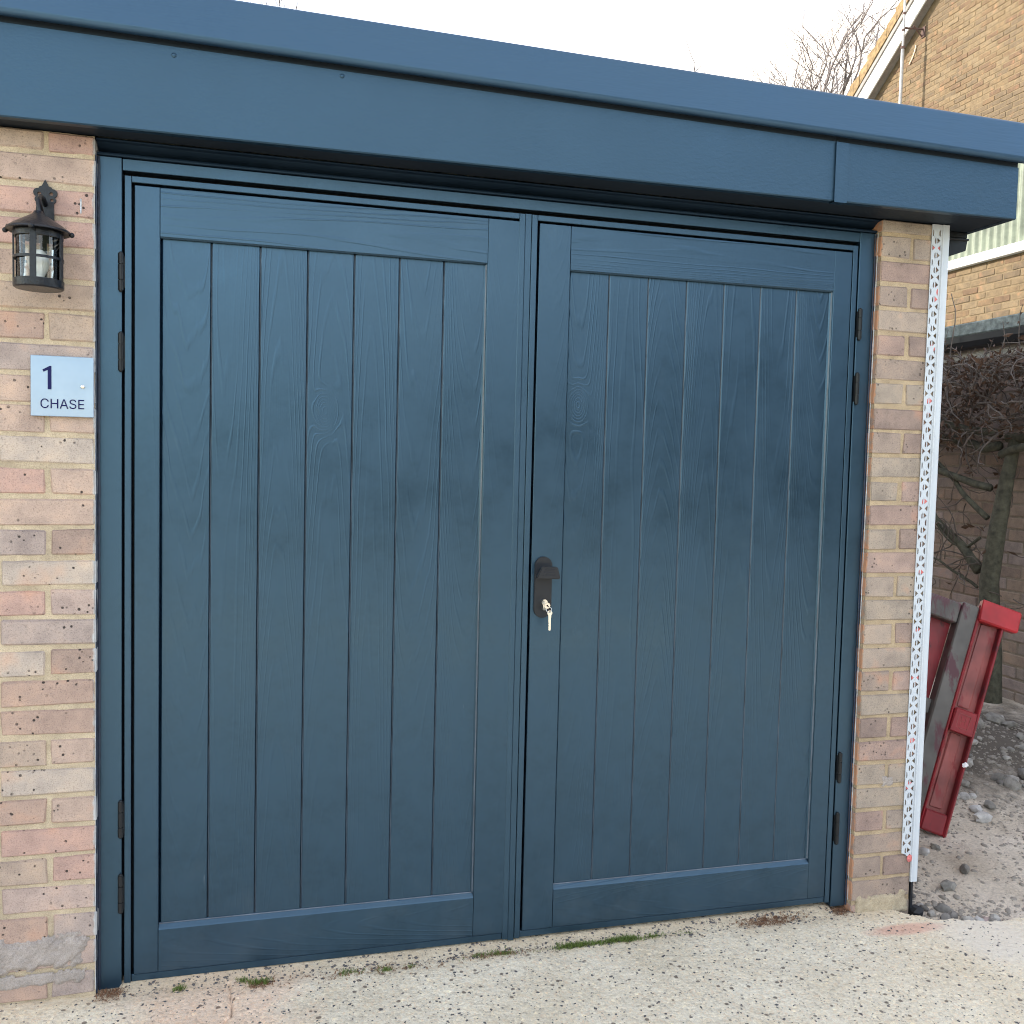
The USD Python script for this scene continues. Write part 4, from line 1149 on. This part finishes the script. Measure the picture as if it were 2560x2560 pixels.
Vv = np.concatenate([np.stack([cx, ys, np.full_like(ys, 3.677)], 1), np.stack([cx, ys, np.full_like(ys, 4.62)], 1), np.stack([cx + .004, ys, np.full_like(ys, 3.677)], 1), np.stack([cx + .004, ys, np.full_like(ys, 4.62)], 1)])
n = len(ys)
Ff = []
for i in range(n - 1):
    Ff += [(i, i + n, i + 1), (i + 1, i + n, i + n + 1), (i + 2 * n, i + 1 + 2 * n, i + 3 * n), (i + 1 + 2 * n, i + 3 * n + 1, i + 3 * n), (i + n, i + 3 * n, i + n + 1), (i + n + 1, i + 3 * n, i + 3 * n + 1)]
obj('corrugated_screen', trimesh.Trimesh(Vv, np.array(Ff), process=False), M_CORR, ext, smooth=True)

# ------------------------------------------------------------------ gabled house behind
house = thing('gabled_house', 'tall golden brick house gable with white bargeboard and mossy tiles', 'house')
HX = 10.2
AP_Y, AP_Z, PIT = 9.45, 0.0, 0.725
def roofline(y, off):                 # wall top under the verge
    return 7.452 + off - PIT * (y - 11.42) if y >= AP_Y else 7.452 + off - PIT * (AP_Y - 11.42) - PIT * (AP_Y - y)
Y0, Y1 = 3.7, 15.2
prof = [(Y0, -0.16), (Y1, -0.16), (Y1, roofline(Y1, 0)), (AP_Y, roofline(AP_Y, 0)), (Y0, roofline(Y0, 0))]
hw = prism_x(prof, HX + 0.006, HX + 8.0)
hwall = obj('wall', hw, M_MORTAR_H, house)
hr = random.Random(14)
rest = []
for k in range(0, 130):
    zb = 2.6 + 0.075 * k
    y = Y0 + 0.01 + (0.1125 if k % 2 else 0.0)
    while y < Y1 - 0.2:
        if max(roofline(y, 0), 0) > zb + 0.07 and roofline(y + 0.215, 0) > zb + 0.07:
            m = cbox(HX + hr.uniform(-.003, .004), HX + 0.1, y, y + 0.215, zb, zb + 0.064, 0.004, 0.002, hr)
            if 7.7 < y < 10.9 and zb > 6.55 - 0.0 and zb < 8.2:
                obj('brick', m, M_BRICK_H, hwall)
            elif 6.6 < y < 12.4 and zb > 5.6:
                rest.append(m)
        y += 0.225
obj('brick_courses', cat(rest), M_BRICK_H, hwall, kind='stuff')
def verge_board(x0, x1, o0, o1, y0, y1):
    """Sloping board along the left verge between two heights above the wall line."""
    pr = [(y1, roofline(y1, o0)), (y1, roofline(y1, o1)), (AP_Y, roofline(AP_Y, o1)), (y0, roofline(y0, o1)), (y0, roofline(y0, o0)), (AP_Y, roofline(AP_Y, o0))]
    return prism_x(pr, x0, x1)
VY0, VY1 = 3.3, 15.7
obj('bargeboard', verge_board(HX - 0.155, HX - 0.130, -0.035, 0.270, VY0, VY1), M_WHITE, house)
obj('verge_soffit', verge_board(HX - 0.129, HX + 0.004, -0.015, 0.005, VY0, VY1), M_GREYWOOD, house)
obj('undercloak', verge_board(HX - 0.180, HX + 0.3, 0.273, 0.360, VY0, VY1), M_GREYWOOD, house)
obj('roof', verge_board(HX - 0.02, HX + 8.4, 0.362, 0.42, VY0, VY1), M_TILE, house)
tr = random.Random(3)
yy = VY1
i = 0
while yy > 8.0:
    y2 = yy - 0.245
    if y2 < AP_Y:
        break
    za, zb_ = roofline(yy, 0.364), roofline(y2, 0.364)
    m = trimesh.convex.convex_hull(np.array([(HX - 0.200 + tr.uniform(-.012, .012), yy, za), (HX - 0.200, y2, zb_), (HX + 0.10, yy, za), (HX + 0.10, y2, zb_),
                                             (HX - 0.200 + tr.uniform(-.012, .012), yy, za + 0.235 + tr.uniform(-.02, .022)), (HX - 0.200, y2, zb_ + 0.170), (HX + 0.10, yy, za + 0.235), (HX + 0.10, y2, zb_ + 0.170)]))
    obj('verge_tile', m, M_TILE, house)
    yy = y2 + 0.02
    i += 1
cab = []
for t in np.linspace(0, 1, 12):
    cab.append((HX - 0.012, 10.2395 + 0.14 * t ** 2.2 + 0.01 * math.sin(t * 3), 8.0261 - 0.2416 * t))
obj('cable', tube(cab, 0.011, 6), M_CABLE, house, smooth=True)
pole = thing('aerial_pole', 'thin grey aerial pole bracketed to the house gable', 'pole')
PX = HX - 0.30
def onx(y, z, X0=10.2, X1=PX):          # same line of sight at another distance
    k = (X1 - CAM[0]) / (X0 - CAM[0])
    return X1, CAM[1] + (y - CAM[1]) * k, CAM[2] + (z - CAM[2]) * k
pb = onx(10.572, 7.0)
obj('mast', tube([(PX, pb[1], 5.6), (PX, pb[1], 7.94)], 0.026, 10), M_GALV, pole, smooth=40)
obj('mast', tube([(PX, pb[1], 7.9405), (PX, pb[1], 9.6)], 0.019, 10), M_GALV, pole, smooth=40)
obj('clamp', cat([cyl((PX, pb[1], 7.90), (PX, pb[1], 7.94), 0.034, 12), cyl((PX, pb[1], 8.17), (PX, pb[1], 8.20), 0.028, 12), cyl((PX, pb[1], 8.42), (PX, pb[1], 8.45), 0.026, 12)]), M_RUST, pole, smooth=30)
obj('bracket', cat([tube([(PX, pb[1], 8.22), (HX, 10.09, 8.205)], 0.014, 6), tube([(PX + .1, pb[1] - .1, 8.22), (HX, 10.12, 8.10)], 0.012, 6), bx(HX - 0.012, HX + 0.002, 10.05, 10.13, 8.08, 8.24)]), M_RUST, pole)

# ------------------------------------------------------------------ unseen house added on the left to keep the drive in shade
own = thing('brick_house', 'unseen brick house added left of the garage to shade the drive', 'house')
op = [(1.5, -0.16), (11.0, -0.16), (11.0, 5.1), (6.25, 8.4), (1.5, 5.1)]
obj('wall', prism_x(op, -9.5, -1.55), M_MORTAR_H, own)
rp = [(1.1, 4.90), (6.25, 8.48), (11.4, 4.90), (11.4, 5.05), (6.25, 8.65), (1.1, 5.05)]
obj('roof', prism_x(rp, -9.8, -1.30), M_TILE, own)

# ------------------------------------------------------------------ unseen evergreen hedge added behind the camera to darken what the glossy paint mirrors
hv, hf = grid(-26.0, 34.0, 0.0, 1.0, 0.25, lambda X, Y: X * 0)
hp = np.stack([hv[:, 0], hv[:, 1] * 0, hv[:, 1]], 1)
hgt = 1.3 + 1.3 * meshkit.fbm(np.stack([hv[:, 0] * .35, hv[:, 0] * 0, hv[:, 0] * 0], -1), 3, 51) + np.clip((hv[:, 0] + 1) * 0.36, 0, 8.5)
bulge = 0.8 * np.sin(np.pi * np.clip(hv[:, 1], 0, 1)) + 0.9 * meshkit.fbm(np.stack([hv[:, 0] * 1.3, hv[:, 1] * 4, hv[:, 0] * 0], -1), 3, 52)
front = np.stack([hv[:, 0], -15.0 + bulge, hv[:, 1] * hgt - 0.16], 1)
back = np.stack([hv[:, 0], -17.5 - bulge, hv[:, 1] * hgt - 0.16], 1)
nx_ = 241
top = []
ny_ = len(hv) // nx_
idx = np.arange(len(hv)).reshape(nx_, ny_)
for i in range(nx_ - 1):
    a_, b_ = idx[i, -1], idx[i + 1, -1]
    top += [(a_, a_ + len(hv), b_), (b_, a_ + len(hv), b_ + len(hv))]
M_HEDGE = plain('added_evergreen', (0.045, 0.058, 0.038), rough=0.8, var=0.6, scale=6)
hedge = thing('evergreen_hedge', 'unseen dark hedge added across the road to darken the door reflections', 'hedge')
obj('foliage', trimesh.Trimesh(np.concatenate([front, back]), np.concatenate([hf[:, ::-1], hf + len(hv), np.array(top)]), process=False), M_HEDGE, hedge)

# ------------------------------------------------------------------ bare shrub trained against the neighbour's garage
shrub = thing('bare_shrub', 'leafless shrub with dead brown leaves against the brick wall across the path', 'shrub')
sr = random.Random(44)
tr_pts = [(4.52, 1.93, -0.03), (4.53, 1.95, 0.35), (4.55, 2.01, 0.75), (4.56, 1.98, 1.05), (4.58, 1.95, 1.35), (4.60, 1.92, 1.60)]
trunk = tube(tr_pts, [0.075, 0.060, 0.054, 0.048, 0.040, 0.032], 12)
trunk.vertices += (meshkit.fbm(trunk.vertices * 9, 3, 3)[:, None] - .5) * 0.03
obj('trunk', trunk, M_BARK, shrub, smooth=True)
limbs, twigs = [], []
def wiggle(p0, d, L, n, r0, r1, bend, drift=(0, 0, 0)):
    pts, p, d = [np.array(p0, float)], np.array(p0, float), np.array(d, float) / np.linalg.norm(d)
    for i in range(n):
        d = d + np.array([sr.gauss(0, bend) * .5, sr.gauss(0, bend), sr.gauss(0, bend)]) + np.array(drift)
        d /= np.linalg.norm(d)
        p = p + d * L / n
        p[0] = min(p[0], 4.72)
        p[0] = max(p[0], 4.30)
        pts.append(p.copy())
    return pts
for (p0, d, L, r0) in (((4.55, 2.09, 0.80), (0, 0.75, 0.8), 0.62, 0.034), ((4.56, 2.06, 1.12), (0, 0.9, 0.25), 1.0, 0.018), ((4.56, 2.05, 1.30), (-.1, 1, 0.05), 1.5, 0.024), ((4.58, 2.02, 1.55), (-.05, 1, 0.04), 1.6, 0.030),
                       ((4.58, 2.02, 1.62), (-.1, 0.9, 0.12), 1.5, 0.026), ((4.60, 1.98, 1.60), (-.1, -1, 0.1), 1.4, 0.030), ((4.58, 2.0, 1.50), (-.1, -1, 0.0), 1.4, 0.026), ((4.55, 2.1, 1.0), (-.1, .6, -.5), .5, .010), ((4.55, 2.1, .7), (-.1, .8, .3), .6, .010)):
    pts = wiggle(p0, d, L, 12, r0, 0.006, 0.16)
    limbs.append(tube(pts, np.linspace(r0, r0 * 0.4, len(pts)), 7))
    for j in range(2, len(pts)):
        if sr.random() < 0.75:
            q = wiggle(pts[j], (sr.uniform(-.6, .2), sr.uniform(-1, 1), sr.uniform(-.4, 1)), sr.uniform(.12, .4), 6, 0, 0, 0.3)
            twigs.append(tube(q, np.linspace(0.0055, 0.002, len(q)), 5))
# dense band of shoots at the top
leaves_v, leaves_f = [], []
def add_leaf(p, s):
    a = np.array([sr.gauss(0, 1) for _ in range(3)])
    a /= np.linalg.norm(a)
    b = np.cross(a, [sr.gauss(0, 1) for _ in range(3)])
    b /= np.linalg.norm(b)
    c = np.cross(a, b)
    o = len(leaves_v)
    for q in (p - a * s, p + b * s * .45 + c * s * .25, p + a * s, p - b * s * .45 + c * s * .25, p + c * s * -.08):
        leaves_v.append(q)
    leaves_f.extend([(o, o + 1, o + 4), (o + 1, o + 2, o + 4), (o + 2, o + 3, o + 4), (o + 3, o, o + 4)])
for i in range(820):
    y = sr.uniform(0.9, 3.9)
    z = 1.60 + 0.46 * sr.random() ** 0.9
    p = np.array([sr.uniform(4.36, 4.66), y, z])
    q = wiggle(p, (sr.uniform(-.8, .5), sr.uniform(-1, 1), sr.uniform(-.45, .55)), sr.uniform(.10, .36), 6, 0, 0, 0.42)
    w = sr.uniform(0.003, 0.0075)
    twigs.append(tube(q, np.linspace(w, w * .45, len(q)), 4))
    for j in range(1, len(q)):
        if sr.random() < 0.52:
            add_leaf(q[j] + np.array([sr.gauss(0, .015) for _ in range(3)]), sr.uniform(0.014, 0.034))
for i in range(26):
    y = sr.uniform(1.2, 3.6)
    q = wiggle((sr.uniform(4.45, 4.68), y, sr.uniform(2.0, 2.1)), (sr.uniform(-.3, .1), sr.uniform(-1, 1), sr.uniform(-.3, .25)), sr.uniform(.2, .5), 6, 0, 0, 0.16)
    twigs.append(tube(q, np.linspace(0.0032, 0.0014, len(q)), 4))
for i in range(60):
    y = sr.uniform(1.3, 3.5)
    q = wiggle((sr.uniform(4.5, 4.68), y, sr.uniform(0.6, 1.55)), (sr.uniform(-.3, .1), sr.uniform(-1, 1), sr.uniform(-.8, .6)), sr.uniform(.12, .4), 6, 0, 0, 0.3)
    twigs.append(tube(q, np.linspace(0.0036, 0.0016, len(q)), 4))
    if sr.random() < .5:
        add_leaf(q[-1], sr.uniform(0.02, 0.04))
# one long shoot standing up past the roof edge
q = [(4.60, 2.50, 2.05), (4.605, 2.49, 2.2), (4.62, 2.485, 2.34), (4.62, 2.49, 2.42), (4.60, 2.51, 2.52)]
twigs.append(tube(q, [0.005, 0.0045, 0.004, 0.0035, 0.0025], 5))
obj('limbs', cat(limbs), M_BARK, shrub, smooth=True)
obj('twigs', cat(twigs), M_TWIG, shrub, smooth=True, kind='stuff')
obj('leaves', trimesh.Trimesh(np.array(leaves_v), np.array(leaves_f), process=False), M_LEAF, shrub, kind='stuff')

# ------------------------------------------------------------------ old red door leaning beside the garage
old = thing('old_door', 'worn red painted old timber door leaning over the rubble beside the pier', 'door')
OU, OV, ON = np.array([0.895, -0.315, -0.316]), np.array([0.368, 0.119, 0.922]), np.array([-0.253, -0.941, 0.223])
OU = np.cross(OV, ON) / np.linalg.norm(np.cross(OV, ON))
OO = np.array([2.9745, 0.4574, -0.0341])
def lbox(u0, u1, v0, v1, n0, n1, c=0.003, j=0.0):
    m = cbox(u0, u1, v0, v1, n0, n1, c, j, sr)
    v = m.vertices
    m.vertices = OO + v[:, :1] * OU + v[:, 1:2] * OV + v[:, 2:] * ON
    m.fix_normals()
    return m
obj('back_board', lbox(-0.104, 0.010, 0.02, 0.90, -0.048, -0.0305), M_REDWORN, old, label='faded pinkish red board')
obj('side_flange', lbox(-0.108, -0.094, 0.0, 0.93, -0.0300, 0.0, 0.004, .002), M_RED, old)
obj('side_flange', lbox(-0.002, 0.012, 0.0, 0.93, -0.0300, 0.0, 0.004, .002), M_RED, old)
obj('face_strip', lbox(-0.072, -0.026, 0.10, 0.40, -0.0302, -0.025, 0.003, .002), M_REDWORN, old)
obj('face_strip', lbox(-0.072, -0.026, 0.51, 0.86, -0.0302, -0.025, 0.003, .002), M_REDWORN, old)
obj('lock_block', lbox(-0.0935, -0.0025, 0.405, 0.500, -0.0301, 0.010, 0.006, .002), M_RED, old)
em = []
for (u0, v0, u1, v1) in ((-0.075, 0.425, -0.030, 0.425), (-0.030, 0.425, -0.026, 0.480), (-0.026, 0.480, -0.074, 0.482), (-0.074, 0.482, -0.075, 0.425), (-0.062, 0.438, -0.062, 0.470), (-0.062, 0.454, -0.044, 0.454), (-0.044, 0.438, -0.044, 0.470)):
    p0, p1 = [OO + u * OU + v * OV + 0.0105 * ON for u, v in ((u0, v0), (u1, v1))]
    em.append(tube([p0, p1], 0.0012, 5))
obj('scratched_mark', cat(em), M_REDWORN, old)
obj('foot_block', lbox(-0.0935, -0.0025, 0.002, 0.085, -0.0301, -0.003, 0.004, .002), M_RED, old)
obj('top_cap', lbox(-0.104, 0.060, 0.862, 0.952, -0.028, 0.014, 0.004, .003), M_REDBRIGHT, old, label='bright red top rail')
obj('stile', lbox(-0.178, -0.1085, -0.02, 0.915, -0.050, 0.006, 0.004, .002), M_OLDWOOD, old, label='weathered grey bare timber stile')
obj('rail', lbox(-0.62, -0.179, 0.822, 0.908, -0.050, 0.004, 0.004, .002), M_OLDWOOD, old, label='weathered grey bare timber rail')
for i in range(4):
    obj('panel_board', lbox(-0.276 - 0.1 * i, -0.178 - 0.1 * i, 0.50, 0.86, -0.075, -0.0515, 0.003), M_RED, old)
obj('mid_rail', lbox(-0.62, -0.179, 0.44, 0.499, -0.055, -0.020, 0.003), M_OLDWOOD, old)
for i in range(4):
    obj('panel_board', lbox(-0.276 - 0.1 * i, -0.178 - 0.1 * i, 0.02, 0.44, -0.075, -0.0515, 0.003), M_RED, old)
scrap = trimesh.creation.icosphere(subdivisions=2, radius=0.012)
scrap.vertices = scrap.vertices * np.array([1.2, .6, .8]) * (1 + 0.6 * (meshkit.noise(scrap.vertices * 170, 4)[:, None] - .5))
sp = OO + 0.004 * OU + 0.295 * OV + 0.004 * ON
obj('white_scrap', scrap, M_SCRAP, smooth=False, loc=sp, label='small white scrap caught on the edge of the old red door', category='scrap')

# ------------------------------------------------------------------ grass, litter
gv, gf = [], []
gr = random.Random(8)
def blade(x, y, h, lean, w, rnd=gr):
    z = float(drive_z(np.array([x]), np.array([y]))[0]) - 0.002
    a = rnd.uniform(0, 6.28)
    d = np.array([math.cos(a), math.sin(a), 0])
    s = np.array([-d[1], d[0], 0]) * w
    p0 = np.array([x, y, z])
    p1 = p0 + d * lean * h * .4 + np.array([0, 0, h * .6])
    p2 = p0 + d * lean * h + np.array([0, 0, h * (1 - .35 * lean)])
    o = len(gv)
    gv.extend([p0 - s, p0 + s, p1 - s * .8, p1 + s * .8, p2])
    gf.extend([(o, o + 1, o + 3), (o, o + 3, o + 2), (o + 2, o + 3, o + 4)])
for (cx_, cy_, rx_, n_, hh) in ((1.28, -0.046, 0.050, 620, 0.014), (1.43, -0.044, 0.052, 700, 0.014), (1.36, -0.046, 0.035, 200, 0.010), (1.53, -0.042, 0.030, 150, 0.010), (1.06, -0.044, 0.045, 260, 0.011), (0.99, -0.046, 0.02, 60, 0.010),
                               (0.40, -0.055, 0.028, 190, 0.016), (0.355, -0.036, 0.014, 60, 0.014), (0.195, -0.042, 0.014, 110, 0.012), (0.635, -0.056, 0.030, 120, 0.010), (0.73, -0.062, 0.026, 120, 0.010), (0.80, -0.058, 0.010, 50, 0.009), (1.62, -0.043, 0.05, 60, 0.007), (1.2, -0.05, 0.25, 160, 0.006)):
    for i in range(n_):
        blade(gr.gauss(cx_, rx_ * .55), gr.gauss(cy_, 0.006), hh * gr.uniform(.4, 1.25), gr.uniform(.1, 1.0), gr.uniform(.0006, .0013))
obj('grass', trimesh.Trimesh(np.array(gv), np.array(gf), process=False), M_GRASS, kind='stuff', label='short green grass growing in the crack along the garage doors', category='grass')
gv, gf = [], []
for (cx_, cy_, rx_, ry_, n_) in ((1.92, -0.030, 0.09, 0.012, 500), (2.19, -0.012, 0.035, 0.012, 260), (0.03, -0.03, 0.03, 0.014, 220), (0.40, -0.062, 0.03, 0.01, 120), (1.05, -0.048, 0.10, 0.01, 120), (0.7, -0.06, 0.2, 0.012, 160)):
    for i in range(n_):
        blade(gr.gauss(cx_, rx_ * .6), gr.gauss(cy_, ry_), 0.010 * gr.uniform(.4, 1.3), gr.uniform(.8, 1.0) * 2.0, gr.uniform(.0006, .0016))
obj('dry_litter', trimesh.Trimesh(np.array(gv), np.array(gf), process=False), M_LITTER, kind='stuff', label='dry brown moss and leaf litter at the foot of the frame', category='litter')

# ------------------------------------------------------------------ bare winter trees behind the roof
def bare_tree(name, label, base, height, seed, spread=1.0, width=6.0):
    th = thing(name, label, 'tree')
    rr = random.Random(seed)
    big, small = [], []
    def grow(p, d, L, r0, depth):
        n = 4
        pts = [p]
        for i in range(n):
            d = d + np.array([rr.gauss(0, .13), rr.gauss(0, .13), rr.gauss(0.03, .09)])
            d = d / np.linalg.norm(d)
            pts.append(pts[-1] + d * L / n)
        (big if depth <= 2 else small).append(tube(pts, np.maximum(np.linspace(r0, r0 * .62, n + 1), height * (0.00042 if depth > 4 else 0.0006)), 6 if depth <= 2 else 3, caps=False))
        if depth >= 6:
            return
        k = 3 if depth < 3 else 4
        for i in range(k):
            t = rr.uniform(.45, 1.0) if i else 1.0
            j = min(int(t * n), n)
            a = np.array([rr.gauss(0, 1), rr.gauss(0, 1), rr.gauss(0.15, .7)])
            nd = d + a * (0.52 if depth else 0.42) * spread
            nd[2] += 0.10
            nd /= np.linalg.norm(nd)
            grow(pts[j], nd, L * rr.uniform(.58, .80), r0 * (.62 if i == 0 else .48), depth + 1)
    H = height
    base = np.array(base, float)
    trunk_top = base + np.array([0.1, 0, H * .28])
    tk = tube([base, (base + trunk_top) / 2 + np.array([.05, 0, 0]), trunk_top], [H * .024, H * .02, H * .017], 10)
    for i in range(5):
        a = 2 * math.pi * i / 5 + rr.uniform(-.3, .3)
        grow(trunk_top, np.array([math.cos(a) * .6 * spread, math.sin(a) * .6 * spread, 1.0]), H * .25, H * .011, 1)
    topz = np.percentile(np.concatenate([m.vertices[:, 2] for m in small]), 97.0)
    k = (height - base[2]) / (topz - base[2])
    for m in big + small + [tk]:
        m.vertices = base + (m.vertices - base) * k
    cx_ = np.percentile(np.concatenate([m.vertices[:, 0] for m in small]), [2, 98])
    sq = width / (cx_[1] - cx_[0])
    for m in big + small:
        m.vertices = base + (m.vertices - base) * np.array([sq, sq, 1.0])
    obj('trunk', tk, M_OAK, th, smooth=True)
    obj('branches', cat(big), M_OAK, th, smooth=True)
    obj('twigs', cat(small), M_OAK, th, smooth=True, kind='stuff')
    return th


bare_tree('bare_tree', 'bare winter tree showing between the garage roof and the house gable', (20.7, 31.0, -0.1), 17.75, 5, 1.0, 9.5)
bare_tree('bare_tree', 'bare winter treetop just above the left end of the garage roof', (0.1, 30.0, -0.1), 16.55, 12, 0.8, 3.0)
